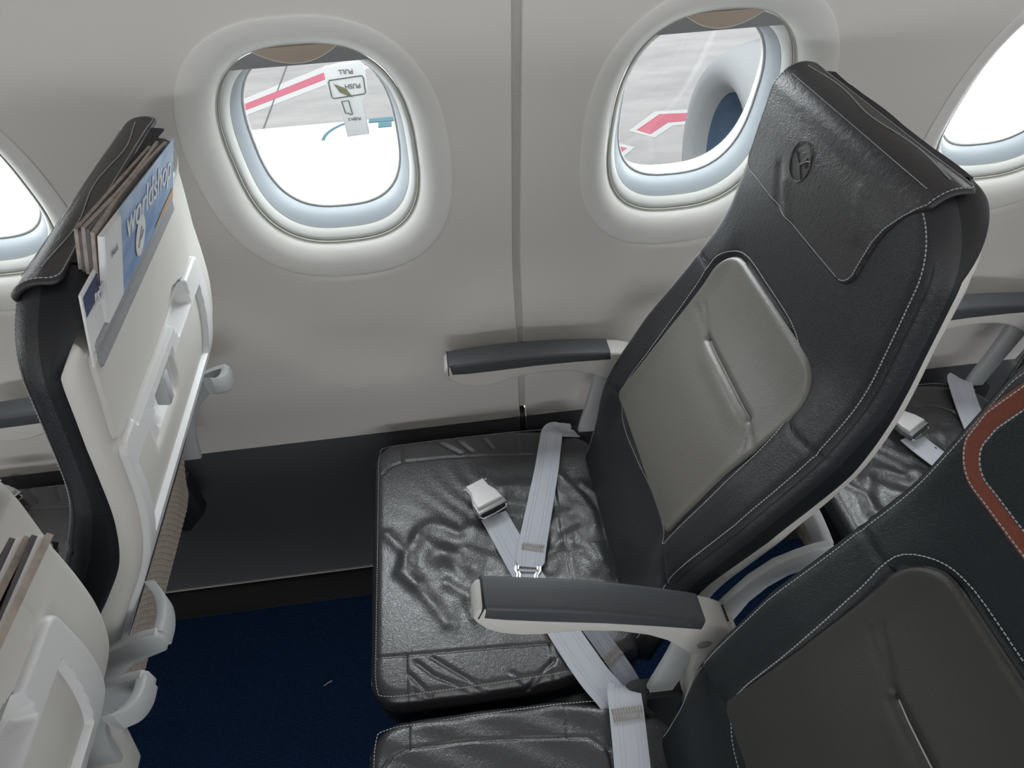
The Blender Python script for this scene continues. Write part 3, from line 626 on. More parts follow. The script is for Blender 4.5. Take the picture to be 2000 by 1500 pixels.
        sharp(obj('tray_arm', mba.V, mba.F, M['shell_grey'], seat), 45)
    # --- seat cushion
    base = thing  # noqa
    ridges = []
    CYc, HWc = (0.2965, 0.0) if flap == 'flap' else (0.2900, 0.008)
    N1 = [(-0.128, .116), (-.088, .1135), (-.006, .110), (.070, .1065), (.126, .1025), (.155, .110), (.178, .135)]
    N2 = [(-.122, .468), (-.106, .486), (-.085, .4915), (-.016, .4915), (.069, .485), (.154, .474), (.176, .455)]
    X1 = [(-.0865, .1135), (-.0865, .045)]; X2 = [(.126, .1025), (.1235, .040)]; X3 = [(-.085, .4915), (-.085, .55)]; X4 = [(.129, .477), (.132, .545)]
    LS = [(.178, .455), (.1815, .376), (.179, .291), (.1795, .202), (.178, .135)]
    RID = [[(0.092, 0.408), (0.116, 0.41), (0.15, 0.402), (0.192, 0.414)], [(0.192, 0.414), (0.211, 0.389), (0.228, 0.357), (0.238, 0.33), (0.238, 0.3)], [(0.094, 0.384), (0.124, 0.387), (0.149, 0.379)], [(0.094, 0.367), (0.114, 0.364), (0.138, 0.357)], [(0.23, 0.392), (0.252, 0.365), (0.261, 0.324), (0.261, 0.275)], [(0.189, 0.387), (0.212, 0.348), (0.223, 0.313), (0.233, 0.274), (0.233, 0.234)], [(-0.061, 0.319), (-0.029, 0.289), (0.0, 0.254), (0.017, 0.223), (0.019, 0.201)], [(-0.094, 0.254), (-0.064, 0.221), (-0.039, 0.185), (-0.024, 0.157)], [(-0.034, 0.277), (0.013, 0.282), (0.054, 0.263), (0.073, 0.243)], [(-0.058, 0.332), (-0.072, 0.3), (-0.085, 0.267), (-0.067, 0.233)], [(0.15, 0.259), (0.174, 0.273), (0.198, 0.252), (0.216, 0.214)], [(0.153, 0.308), (0.171, 0.321), (0.19, 0.329)], [(0.176, 0.283), (0.201, 0.29), (0.22, 0.256), (0.236, 0.209)], [(-0.115, 0.333), (-0.087, 0.295), (-0.083, 0.267)], [(0.037, 0.31), (0.069, 0.3), (0.093, 0.301)], [(-0.038, 0.343), (0.005, 0.32), (0.039, 0.331)], [(-0.02, 0.226), (0.007, 0.203), (0.02, 0.163)], [(.10, .20), (.14, .17), (.17, .16)], [(.06, .22), (.10, .225), (.14, .21)]]
    DIA = [[(-0.072, 0.101), (-0.047, 0.077), (-0.022, 0.063), (0.007, 0.048)], [(-0.051, 0.107), (-0.026, 0.087), (0.003, 0.064), (0.025, 0.048)], [(-0.083, 0.085), (-0.065, 0.064), (-0.053, 0.052)], [(-0.078, 0.06), (-0.068, 0.051)], [(0.065, 0.066), (0.084, 0.047), (0.1, 0.053)], [(0.127, 0.076), (0.103, 0.058), (0.083, 0.046)], [(-.024, .536), (.022, .497)], [(.006, .547), (.042, .499)], [(.064, .535), (.083, .50)]]
    worn = flap == 'flap'
    def hc(x, y):
        r = ((x-.09)/.16)**2+((y-.295)/.19)**2
        h = -0.010*np.exp(-r)+0.0*x
        for i, q in enumerate(RID if worn else []):
            amp = (.0044, .0034, .0054)[i % 3]; wd_ = (.0135, .0100, .0180)[i % 3]; d = pdist(x, y, q)
            h = h+amp*np.exp(-(d/wd_)**2)
        for q in (DIA if worn else DIA[:2]): h = h-(0.0030 if worn else 0.001)*np.exp(-(pdist(x, y, q)/.0030)**2)
        if worn:
            h = h+0.0008*np.sin(x*95+6*np.sin(y*17))*np.sin(y*62+4*np.sin(x*21))*np.exp(-(((x-.07)/.17)**2+((y-.29)/.19)**2)**2)
            h = h+0.0002*np.sin(x*210+y*90)*np.sin(y*170-x*60+1)*np.exp(-(((x-.12)/.13)**2+((y-.29)/.17)**2)**2)
        else: h = h+0.0008*np.sin(x*70+y*130)
        for q in (N1, N2, X1, X2, X3, X4, LS): h = h-0.0022*np.exp(-(pdist(x, y, q)/.0020)**2)
        return h
    cmap = lambda u, v, h: np.stack([np.asarray(u)+0*np.asarray(h), np.asarray(v)+0*np.asarray(h), 0.440+np.asarray(h)-0.006*sstep(np.asarray(u), .2, .28)], -1)
    V, F, fm, perc = patch(-0.140, 0.275, lambda u: np.interp(u, [-.14, 0, .12, .18, .28], [.250, .2525, .2500, .240, .205])-HWc, CYc, 0.048, 0.03, 190, 220, hc, 0.020, [(0.0, -0.024, 0), (0.0015, -0.034, 0), (0.0, -0.050, 1), (-0.004, -0.085, 1), (-0.014, -0.105, 1)], cmap, capend=True)
    cu_ = obj('seat_cushion', V, F, M['leather_seat'], seat, mats=[M['leather_side']], fm=fm)
    mb = MB()
    for a, b in ((-0.0235, 0.0012),):
        P_ = [cmap(u, v, -0.0275) for u, v in perc if u < .21]
    perc = [p for p in perc]; k0 = next(i for i, p in enumerate(perc) if p[0] > .21 and p[1] > CYc); k1 = max(i for i, p in enumerate(perc) if p[0] > .21 and p[1] < CYc)
    run = perc[k1+1:]+perc[:k0]
    mb.tube([cmap(u, v+(0.0012 if v > CYc else -0.0012), -0.027) for u, v in run[::2]], 0.0022, 6)
    mb.build('cushion_piping', M['leather_side'], cu_)
    mb = MB(); path = []
    for u, v in run:
        vi = CYc+np.clip(v-CYc, -.236+HWc, .236-HWc); ui = max(u, -.126); path.append((ui+(u-ui)*0.35, vi+(v-vi)*0.35, -0.0045))
    stitches(mb, path, cmap, 0.0046, 0.003, 0.0005, 0.0008)
    mb.build('cushion_stitching', M['thread'] if worn is False else M['glint_stitch'], cu_, smooth=False)
    # --- structure under the seat: pan, cross tubes, legs, armrest supports
    mb = MB(); mb.box((.065, CYc, .325), (.37, .44, .02)); mb.build('seat_pan', M['dark'], seat)
    for tx_ in (-.055, .185):
        MB().tube([(tx_, CYc-.25, .295), (tx_, CYc+.25, .295)], .019, 14).build('cross_tube', M['shell_grey'], seat)
    for ly, xa, xb in ((.30, -.055, -.085), (.075, .150, .150)):
        mb = MB(); mb.sweep([(xa, ly, .29), (xb, ly, .012)], [(0, 1, 0)]*2, [(1, 0, 0)]*2, .010, .016); mb.box((xb, ly, .0085), (.07, .045, .013)); mb.build('leg', M['shell_grey'], seat)
    for ay in ((.0205, .5305) if flap == 'flap' else (.0205,)):
        pts = smoothpath([(.264, ay, .36), (.266, ay, .40), (.272, ay, .44), (.290, ay, .52), (.300, ay, .575), (.298, ay, .60)], 5); n = len(pts)
        MB().sweep(pts, [(0, 1, 0)]*n, [(1, 0, -.3)]*n, [.0065]*n, [float(np.interp(i/(n-1), [0, .5, 1], [.017, .019, .026])) for i in range(n)], .4).build('armrest_support', M['shell_grey'], seat)
    for ay in ((.0205, .5305) if flap == 'flap' else (.0205,)):
        V, F = extr([(-.05, .30), (.26, .285), (.300, .33), (.298, .425), (.24, .428), (.05, .385), (-.04, .345)], ay-.016, ay+.016, .004, 2); sharp(obj('spreader', V, F, M['dark'], seat), 40)
    V, F = extr([(.300, .40), (.330, .41), (.352, .53), (.350, .585), (.300, .590)], .002, .039, .005, 2); sharp(obj('support_cover', V, F, M['shell'], seat), 40)
    return seat

# ------------------------------------------------------------------ armrests (built flat from the pivot, then tilted)
def make_armrest(loc, tilt, label, first=None):
    if first is not None:
        a = copy_tree(first); a.location = loc; a.rotation_euler = (0, tilt, 0); a['label'] = label; return a
    a = thing('armrest', (0, 0, 0), label, 'armrest', None)
    L = .280
    def X(l): return l-L           # l from the front of the pad, pivot end at 0 .. +
    top = [(-.008, -.016), (-.006, -.008), (-.001, -.0035)]+[(l, .009*math.sin(PI*min(1, max(0, (l+.01)/.30)))-.003) for l in np.linspace(.012, .285, 16)]+[(.300, -.0045), (.318, -.010), (.332, -.020), (.340, -.033)]
    bot = [(.341, -.048), (.334, -.066), (.318, -.077), (.298, -.077), (.275, -.062), (.25, -.048), (.22, -.0385), (.18, -.034), (.14, -.0365), (.11, -.042), (.085, -.051), (.06, -.0545), (.035, -.053), (.015, -.046), (0, -.034), (-.007, -.025)]
    V, F = extr([(X(l), z) for l, z in top+bot], -.0205, .0205, .005, 3)
    sharp(obj('armrest_body', V, F, M['shell'], a), 50)
    pt = [(l, .009*math.sin(PI*min(1, (l+.01)/.30))-.003+.0022) for l in np.linspace(.0, .280, 18)]
    pb = [(.280+.004, -.0175), (.22, -.0165), (.15, -.0175), (.08, -.0215), (.03, -.0235), (.004, -.0225)]
    V, F = extr([(X(l), z) for l, z in pt+pb], -.0222, .0222, .006, 4)
    sharp(obj('armrest_pad', V, F, M['pad'], a), 50)
    V, F = extr([(X(l), z) for l, z in [(.0, -.0005)]+[(.0, -.0230), (-.0015, -.0225), (-.0015, -.001)]], -.0213, .0213, 0.0003, 1)
    obj('pad_gap', V, F, M['dark'], a)
    mb = MB(); n = 20
    for yy in (-.0208,):
        R_ = [(X(.305)+.0095*math.cos(t), yy, -.050+.0095*math.sin(t)) for t in np.linspace(0, 2*PI, n, endpoint=False)]
        R2 = [(X(.305)+.0080*math.cos(t), yy-.0006, -.050+.0080*math.sin(t)) for t in np.linspace(0, 2*PI, n, endpoint=False)]
        mb.add(R_+R2, [(k, (k+1) % n, n+(k+1) % n, n+k) for k in range(n)]+[tuple(range(n, 2*n))])
    mb.build('pivot_cap', M['gasket'], a)
    mb = MB(); mb.box((X(.322), 0.002, -.0115), (.0035, .022, .002), np.array(Matrix.Rotation(.45, 3, 'Y'))); mb.build('release_slot', M['dark'], a)
    a.location = loc; a.rotation_euler = (0, tilt, 0)
    return a

P = 0.787; D = 0.51
seat_main = make_seat('black window seat with grey back panel and embossed headrest flap, centre of photo', M['leather'], M['leather_side'], M['leather_grey'], 'flap')
seat_mid = make_seat('dark middle seat with terracotta-bordered headrest and charcoal panel, lower right corner', M['leather_green'], M['leather_side'], M['leather_panel2'], 'trim')
for o in (seat_mid,): o.location.y -= D
G = 'airline seats'
s2 = copy_tree(seat_main); s2.location.x -= P; s2['label'] = 'window seat in front seen from behind, white shell, tray table and magazines in its pocket'
s3 = copy_tree(seat_main); s3.location.x += P; s3['label'] = 'window seat behind the main seat, mostly hidden, only its cushion showing at right'
s4 = copy_tree(seat_mid); s4.location.x -= P; s4['label'] = 'middle seat in front at lower left corner, white curved back shell closest to camera'
def recline(seat, deg):
    a = math.radians(deg); piv = np.array((-.03, 0, .42)); R_ = np.array(Matrix.Rotation(a, 3, 'Y'))
    for ch in seat.children:
        if ch.name.split('.')[0] in ('backrest_cover', 'centre_panel', 'headrest_cover', 'back_shell', 'pocket_front', 'tray_table', 'net_pocket', 'tray_arm'):
            ch.rotation_euler = (0, a, 0); ch.location = piv-R_@piv
recline(s2, -0.6); recline(s4, -1.2)
for o in (seat_main, seat_mid, s2, s3, s4): o['group'] = G

a0 = make_armrest((.300, .021, .633), .368, 'raised armrest between the two nearest seats, above the window seat cushion')
a1 = make_armrest((.300, .531, .633), .037, 'armrest against the wall beside the main window seat', a0)
a2 = make_armrest((.300+P, .531, .633), .02, 'wall armrest of the row behind, at the right edge of the photo', a0)
a3 = make_armrest((.300-P, .531, .633), .02, 'wall armrest of the row in front, at the left edge of the photo', a0)
a4 = make_armrest((.300-P, .021, .633), 2.06, 'armrest folded up between the two seats of the row in front, lower left', a0)
for o in (a0, a1, a2, a3, a4): o['group'] = 'seat armrests'

# ------------------------------------------------------------------ seat belts
def ztop(x, y):
    d = min(x+.14, .275-x, y-.044, .549-y); return .440-0.010*math.exp(-(((x-.09)/.16)**2+((y-.295)/.19)**2))+.0045-(0.02*(1-max(0, min(1, d/.02))) if d < .02 else 0)
def strap(pts, w, th, name, m, parent, ext=8, widths=None):
    P_ = smoothpath(pts, ext); n = len(P_); sd = []; up = []
    for i in range(n):
        t = P_[min(i+1, n-1)]-P_[max(i-1, 0)]; t /= np.linalg.norm(t); s = np.cross(t, (0, 0, 1.0)); s /= np.linalg.norm(s); sd.append(s); up.append(np.cross(s, t))
    ws = [w/2]*n if widths is None else [float(np.interp(i/(n-1), [q[0] for q in widths], [q[1]/2 for q in widths])) for i in range(n)]
    mb = MB(); mb.sweep(P_, sd, up, ws, th/2, .5); o = mb.build(name, m, parent)
    # woven ribs along the strap
    mr = MB()
    for k in (-.30, -.18, .18, .30):
        mr.tube([P_[i]+sd[i]*ws[i]*2*k*1.0+up[i]*(th/2) for i in range(n)], .0006, 4)
    mr.build('woven_rib', m, o)
    return o
def bartack(parent, c, along, across, w, l, m=None):
    mb = MB(); al = np.array(along, float); al /= np.linalg.norm(al); ac = np.array(across, float); ac /= np.linalg.norm(ac); up = np.cross(al, ac); up *= np.sign(up[2])
    Rm = np.stack([al, ac, up], 1)
    for r in range(2):
        for i in range(11):
            mb.box(np.array(c)+al*(r-.5)*l*.55+ac*(i/10-.5)*w+up*.0016, (l*.4, w/18, .0009), Rm)
    mb.build('bar_tack', m or M['paper_edge'], parent, smooth=False)
def buckle(parent, cx, cy, cz, ang, sc=1.0):
    """lift-lever buckle; local +x points to the webbing end"""
    Rz = np.array(Matrix.Rotation(ang, 3, 'Z'))
    def T(p): return Rz @ (np.array(p)*sc)+np.array((cx, cy, cz))
    def outline(hw0, hw1, x0, x1, z): return [(x0, -hw0, z), ((x0*.65+x1*.35), -(hw0*.92+hw1*.08), z), ((x0*.35+x1*.65), -(hw0*.15+hw1*.85), z), (x1, -hw1, z), (x1, hw1, z), ((x0*.35+x1*.65), (hw0*.15+hw1*.85), z), ((x0*.65+x1*.35), (hw0*.92+hw1*.08), z), (x0, hw0, z)]
    def prism(name, m, L):
        V = [T(p) for ring in L for p in ring]; n = len(L[0]); F = [(j*n+k, j*n+(k+1) % n, (j+1)*n+(k+1) % n, (j+1)*n+k) for j in range(len(L)-1) for k in range(n)]+[tuple(range(n))[::-1], tuple((len(L)-1)*n+k for k in range(n))]
        return sharp(obj(name, V, F, m, parent), 25)
    b = prism('buckle_body', M['steel'], [outline(.0185, .0265, -.027, .031, -.006), outline(.0195, .0275, -.029, .033, -.004), outline(.0195, .0275, -.029, .033, .004), outline(.0185, .0262, -.028, .031, .0055)])
    prism('buckle_lid', M['buckle'], [outline(.0165, .0235, -.027, .024, .0050), outline(.0170, .0240, -.028, .0245, .0065), outline(.0168, .0238, -.0278, .0242, .0098), outline(.0155, .0225, -.026, .0225, .0108)])
    mb = MB(); mb.box(T((.0325, 0, -.0002)), np.array((.003, .044, .0085))*sc, Rz); mb.build('buckle_slot', M['dark'], parent)
    mb = MB(); mb.tube([T(p) for p in ((.033, -.0255, -.002), (.0375, -.022, -.003), (.039, 0, -.003), (.0375, .022, -.003), (.033, .0255, -.002))], .0016*sc, 8)
    mb.tube([T(p) for p in ((-.027, -.0225, .003), (-.027, .0225, .003))], .0032*sc, 10); mb.build('buckle_bar', M['steel'], parent)
def Zs(pts, dz=0): return [(x, y, ztop(x, y)+dz) for x, y in pts]

b = thing('seat_belt', (.2, .3, .44), 'grey belt half with the lift-lever buckle lying on the main window seat cushion', 'seat belt')
strap(Zs([(.068, .345), (.083, .300), (.104, .235), (.128, .170), (.148, .115)], .002)+[(.162, .075, .449), (.178, .040, .447), (.197, .012, .438), (.207, -.004, .425)], .046, .0022, 'strap', M['webbing'], b)
s_ = strap([(.160, .200, .444), (.180, .140, .443), (.200, .095, .441), (.222, .050, .432), (.236, .022, .415)], .030, .0018, 'strap_tail', M['webbing_dark'], b)
bartack(s_, (.213, .070, .4375), (.55, -.83, -.15), (.83, .55, 0), .026, .016)
buckle(b, .0535, .372, .459, math.atan2(-.055, .026), 1.02)
b['group'] = 'belt halves'
b = thing('seat_belt', (.2, .4, .44), 'belt half with metal tongue, draped from the wall side over the main seat cushion', 'seat belt', 'belt halves')
pt = [(.245, .532, .425), (.222, .524, .440), (.200, .514, .4520)]+Zs([(.188, .480), (.174, .430), (.158, .379), (.141, .325), (.126, .278), (.117, .245), (.1135, .232)], .0055)
s_ = strap(pt, .0455, .0026, 'strap', M['webbing'], b, widths=[(0, .040), (.15, .040), (.35, .042), (.80, .0475), (.90, .0475), (.96, .040), (1, .036)])
bartack(s_, (.1245, .268, ztop(.1245, .268)+.0063), (-.29, -.96, 0), (.96, -.29, 0), .034, .014)
zt = ztop(.11, .21)+.005
mb = MB()
for xo in (-.014, .014):
    c = np.array((.1115, .232)); ax = np.array((-.20, -.98)); ac = np.array((.98, -.20))
    pp = [(*(c+ac*xo*1.25+ax*-.002), zt), (*(c+ac*xo*1.3+ax*.006), zt), (*(c+ac*xo+ax*.013), zt), (*(c+ac*xo+ax*.055), zt-.001)]
    mb.sweep(pp, [(.98, -.20, 0)]*4, [(0, 0, 1)]*4, .0035, .0014)
c = np.array((.1115, .232))
mb.sweep([(*(c+ac*-.016+ax*.006), zt), (*(c+ac*.016+ax*.006), zt)], [(-.2, -.98, 0)]*2, [(0, 0, 1)]*2, .0025, .0014)
mb.sweep([(*(c+ac*-.016+ax*.054), zt-.001), (*(c+ac*.016+ax*.054), zt-.001)], [(-.2, -.98, 0)]*2, [(0, 0, 1)]*2, .005, .0014)
mb.build('metal_tongue', M['steel'], b)
mb = MB(); mb.tube(smoothpath([(.238, .535, .43), (.252, .522, .418), (.262, .50, .405), (.258, .53, .40), (.245, .545, .405)], 6), .006, 8, flat=.4); mb.build('anchor_loop', M['dark'], b)
b = thing('seat_belt', (.2, -.05, .44), 'grey belt strap with zigzag stitching on the middle seat, bottom edge of photo', 'seat belt', 'belt halves')
s_ = strap([(.232, .030, .405), (.218, .018, .440), (.211, .002, .4655), (.2085, -.020, .4660), (.205, -.050, .4620), (.200, -.090, .4560), (.190, -.150, .4500), (.170, -.230, .4450), (.15, -.28, .444)], .046, .0026, 'strap', M['webbing'], b)
bartack(s_, (.2085, -.026, .4665), (0, -1, 0), (1, 0, 0), .038, .018)
mb = MB(); mb.tube([(.246, .012, .44), (.240, .002, .447), (.236, -.012, .445), (.246, -.016, .43)], .005, 8); mb.build('anchor_clip', M['dark'], b)
# row behind and row in front
b = thing('seat_belt', (.2+P, .4, .44), 'belt buckle on the cushion of the row behind, right of the main backrest', 'seat belt', 'belt halves')
strap([(x+P, y, z) for x, y, z in Zs([(.062, .405), (.072, .375), (.092, .33), (.12, .27), (.15, .2)], .002)], .046, .0022, 'strap', M['webbing'], b)
buckle(b, .0535+P, .424, .459, math.atan2(-.045, .026), 1.0)
b = thing('seat_belt', (.2+P, .5, .44), 'pale strap by the wall on the cushion of the row behind, far right', 'seat belt', 'belt halves')
strap([(x+P, y, z) for x, y, z in [(.255, .532, .425), (.232, .524, .447), (.220, .514, .4540)]+Zs([(.208, .470), (.190, .41), (.17, .34), (.15, .28)], .004)], .044, .0024, 'strap', M['webbing'], b)
b = thing('seat_belt', (.2-P, .4, .44), 'belt buckle on the cushion of the row in front, left edge of photo', 'seat belt', 'belt halves')
strap([(x-P, y, z) for x, y, z in Zs([(.0, .46), (.04, .40), (.09, .33), (.15, .25), (.20, .2)], .002)], .046, .0022, 'strap', M['webbing'], b)
buckle(b, -.018-P, .508, .459, math.atan2(-.035, .04), 1.0)

# ------------------------------------------------------------------ things in the seat-back pockets
def back_pt(s, y, out, dx): 
    p = bmap(s, y, -out); return np.array((p[0]+dx, p[1], p[2]))
def leaf(name, parent, m, s0, s1, y0, y1, out0, out1, th, dx, dy=0.0, curl=0.0, n=8, sk=0.0):
    """a bound stack of paper standing in the pocket: bottom at s0, top at s1, y0..y1, distances out0 (foot) and out1 (top) behind the shell"""
    A0, A1 = back_pt(s0, 0, out0, dx), back_pt(s1, 0, out1, dx); e = A1-A0; e /= np.linalg.norm(e); nn = np.array((e[2], 0, -e[0]))
    V = []; 
    for k in (0, 1):
        for j in range(n+1):
            f = j/n; 
            for i in range(n+1):
                g = i/n; p = A0+(A1-A0)*f+np.array((0, y0+(y1-y0)*g+dy, 0))-e*sk*(g-0.0)*min(1, 0.3+f); p = p+nn*(curl*math.sin(g*PI)*f*f+k*th*(1.0 if 0 < 1 else 0)); V.append(p)
    m_ = n+1; N = m_*m_; F = []
    for j in range(n):
        for i in range(n):
            a = j*m_+i; F += [(a, a+1, a+m_+1, a+m_), (N+a, N+a+m_, N+a+m_+1, N+a+1)]
    rim = [j for j in range(m_)]+[j*m_+n for j in range(1, m_)]+[n*m_+i for i in range(n-1, -1, -1)]+[j*m_ for j in range(n-1, 0, -1)]
    F += [(rim[k], rim[(k+1) % len(rim)], N+rim[(k+1) % len(rim)], N+rim[k]) for k in range(len(rim))]
    return sharp(obj(name, V, F, m, parent), 30), A0, A1, e, nn
DX = -P-.002
SK = .036
mag = thing('magazine', tuple(back_pt(.68, .25, .05, DX)), 'glossy blue-sky magazine with white title, frontmost in the seat pocket in front', 'magazine')
ARG = (.690, .783, .056, .074)
o, A0, A1, e, nn = leaf('pages', mag, M['paper'], ARG[0], ARG[1], .137, .392, ARG[2]-.0048, ARG[3]-.0048, .0045, DX, sk=SK)
leaf('cover', mag, M['cover_art'], ARG[0], ARG[1], .1850, .392, ARG[2], ARG[3], .0006, DX, sk=SK*.8)
leaf('cover_strip', mag, M['white'], ARG[0], ARG[1], .137, .1848, ARG[2], ARG[3], .0006, DX, sk=SK*.2)
Rm = np.stack([np.array((0., 1, 0)), e, np.cross((0, 1, 0), e)], 1); rot = np.array(Matrix.Rotation(-math.atan2(SK, .248), 3, 'Z')); Rm = Rm @ rot
def on_cover(y, f, lift=.0009): return back_pt(ARG[0], 0, ARG[2], DX)+(A1-A0)*f+np.array((0, y, 0))+nn*(lift+.0006)-e*SK*(y-.137)/.255*min(1, .3+f)
text('worldshop', .042, 'title_text', M['white'], mag, Rm, on_cover(.288, .80))
text('No.6', .009, 'issue_text', M['greyink'], mag, Rm, on_cover(.160, .74))
mb = MB(); cc = on_cover(.245, .45); k = 28; mb.add([cc+Rm[:, 0]*.018*math.cos(t)+Rm[:, 1]*.021*math.sin(t) for t in np.linspace(0, 2*PI, k, endpoint=False)], [tuple(range(k))]); mb.build('round_badge', M['white'], mag, smooth=False)
cc = cc+nn*.0004
mb = MB(); mb.tube([cc+Rm[:, 0]*x+Rm[:, 1]*y for x, y in ((-.008, -.010), (-.003, 0), (.002, .009))], .0007, 5); mb.tube([cc+Rm[:, 0]*x+Rm[:, 1]*y for x, y in ((-.005, -.004), (.003, -.002), (.008, .003))], .0007, 5); mb.build('badge_figure', M['greyink'], mag)
mb = MB(); mb.add([on_cover(y, f, .0008) for y, f in ((.31, .12), (.388, .12), (.388, .34), (.36, .28), (.34, .26), (.32, .20), (.305, .18))], [(0, 1, 2, 3, 4, 5, 6)]); mb.build('beach_strip', M['orange'], mag, smooth=False)
for i in range(5):
    m_ = thing('magazine', tuple(back_pt(.68, .25, .04, DX)), ['dog-eared magazine directly behind the blue one in the pocket', 'curled magazine second behind the blue one in the pocket', 'worn magazine in the middle of the pocket pile', 'thin magazine fourth behind the blue one in the pocket', 'rearmost magazine of the pocket pile, against the headrest'][i], 'magazine', 'pocket magazines')
    leaf('pages', m_, M['paper_edge'] if i % 2 == 0 else M['paper_dark'], .690, .787+.002*(i % 3)-.001*i, .136+.002*i, .390-.002*i, .0515-.0034*(i+1), .0690-.0038*(i+1), .0030, DX, curl=.003*((i % 3)-1), sk=SK+.003*((i % 2)))
sc_ = thing('leaflet', tuple(back_pt(.68, .11, .05, DX)), 'white and navy safety card at the near end of the seat pocket in front', 'card')
leaf('card', sc_, M['white'], .676, .752, .098, .158, .050, .058, .002, DX)
leaf('navy_block', sc_, M['navy'], .708, .748, .101, .156, .0538, .0600, .0006, DX)
text('Reise\nFore', .011, 'card_text', M['white'], sc_, np.stack([np.array((0., 1, 0)), e, np.cross((0, 1, 0), e)], 1), back_pt(.734, .124, .0622, DX))
# pile in the pocket of the middle seat in front
for i in range(6):
    m_ = thing('magazine', tuple(back_pt(.68, -.25, .04, DX)), 'magazine in the pocket of the lower left seat, %s' % ['outermost of its pile', 'second in its pile', 'third in its pile', 'fourth in its pile', 'fifth in its pile', 'innermost of its pile'][i], 'magazine', 'magazines in the lower left seat pocket')
    leaf('pages', m_, (M['paper_edge'], M['paper'], M['paper_dark'])[i % 3], .690, .735-.002*i, -.385, -.120+.001*i, .072-.0035*i, .100-.0050*i, .0040, DX, curl=.003*((i % 3)-1))

# life-jacket pouch under the seat behind
mb = MB(); V = []; n1, n2 = 14, 20
for i in range(n1+1):
    for j in range(n2):
        a = PI*i/n1; t = 2*PI*j/n2; r = math.sin(a)**.5; wob = 1+.10*math.sin(5*t+3*a)+.05*math.sin(9*t)
        V.append((.050*r*math.copysign(abs(math.cos(t))**.6, math.cos(t))*wob+.735, .42-.085*math.cos(a), .22+.055*r*math.copysign(abs(math.sin(t))**.6, math.sin(t))*wob))
F = [(i*n2+j, i*n2+(j+1) % n2, (i+1)*n2+(j+1) % n2, (i+1)*n2+j) for i in range(n1) for j in range(n2)]
lp = thing('life_jacket_pouch', (.735, .42, .16), 'crumpled brown net pouch under the seat behind the main seat', 'pouch')
obj('pouch', V, F, M['brownwrap'], lp)
MB().tube([(.70, .40, .275), (.735, .40, .285), (.78, .40, .32)], .004, 8).build('strap', M['dark'], lp)
tag(MB().tube([(.12, .03, .001), (.0, .0, .0)], .0008, 5).build('tmp', M['thread']), None); bpy.data.objects.remove(bpy.data.objects['tmp'])
cr_ = MB(); cr_.tube([(-.312, .300, .003), (-.303, .305, .004), (-.296, .309, .003)], .0011, 6); tag(cr_.build('crumb', M['paper_edge']), 'tiny pale crumb on the blue carpet', 'crumb')

# ------------------------------------------------------------------ outside the windows
gz = -3.0
tag(struct('ground', [(-60, .9, gz), (60, .9, gz), (60, 90, gz), (-60, 90, gz)], [(0, 1, 2, 3)], M['concrete'], smooth=False))
def marking(name, red, white, label):
    t = thing(name, (red[0][0], red[0][1], gz), label, 'painted line')
    obj('white_border', [(x, y, gz+.004) for x, y in white]+[(x, y, gz) for x, y in white], [tuple(range(len(white)))]+[(i, (i+1) % len(white), len(white)+(i+1) % len(white), len(white)+i) for i in range(len(white))], M['apronwhite'], t, smooth=False)
    obj('red_stripe', [(x, y, gz+.008) for x, y in red]+[(x, y, gz+.004) for x, y in red], [tuple(range(len(red)))]+[(i, (i+1) % len(red), len(red)+(i+1) % len(red), len(red)+i) for i in range(len(red))], M['apronred'], t, smooth=False)
marking('apron_marking', [(-3.6, 11.28), (-3.4, 11.18), (-1.75, 12.70), (-1.1, 13.25), (-.5, 13.7), (-.7, 13.85), (-1.1, 13.52), (-1.8, 13.05)], [(-3.75, 11.4), (-3.4, 10.95), (-1.6, 12.55), (-.4, 13.6), (-.7, 14.1), (-1.2, 13.75), (-1.9, 13.3)], 'long red and white stripe on the apron, seen through the left window')
marking('apron_marking', [(2.95, 9.50), (3.10, 9.32), (3.46, 9.66), (3.80, 9.66), (3.83, 9.93), (3.42, 9.98)], [(2.83, 9.50), (3.13, 9.20), (3.50, 9.54), (3.86, 9.54), (3.90, 10.06), (3.38, 10.10)], 'angled red and white stripe on the apron, seen through the right window')
marking('apron_marking', [(2.25, 9.22), (2.53, 9.06), (2.66, 8.94), (2.48, 8.76), (2.2, 8.6)], [(2.2, 9.32), (2.60, 9.12), (2.78, 8.95), (2.48, 8.62), (2.1, 8.5)], 'corner of a red stripe on the apron at the left rim of the right window')
mb = MB(); mb.sweep([(-2.52, 13.6, gz+.003), (-2.60, 10.0, gz+.003), (-2.63, 6, gz+.003)], [(1, 0, 0)]*3, [(0, 0, 1)]*3, .012, .002); tag(mb.build('apron_joint', M['outdoor_ink']), 'dark slab joint across the apron beyond the left window', 'joint')
# white wing surface beyond the left windows, with an access arc and a gap
wg = thing('wing', (-1.0, 3.0, -.85), 'overexposed white wing filling the lower half of the left window', 'wing')
V, F = extr([(-5.5, -.98), (-5.5, -.80), (-.05, -.80), (.35, -.84), (.45, -.90), (.35, -.98)], 1.15, 5.25, .03, 3); obj('wing_skin', V, F, M['wingwhite'], wg)
arc = [(-.800+.42*(1-math.cos(a)), 4.93+.36*math.sin(a)-.02, -.799) for a in np.linspace(.0, 1.3, 12)]
mb = MB(); mb.sweep(arc, [(math.cos(i/11*1.3), -math.sin(i/11*1.3), 0) for i in range(12)], [(0, 0, 1)]*12, .012, .004); mb.build('panel_arc', M['teal'], wg)
mb = MB(); mb.box((-.33, 5.19, -.797), (.27, .07, .008)); mb.box((-.34, 5.10, -.797), (.10, .10, .006)); mb.build('panel_gap', M['teal'], wg)
w2 = thing('wing', (4.5, 3.4, -.85), 'overexposed white flap surface outside the far right window', 'wing')
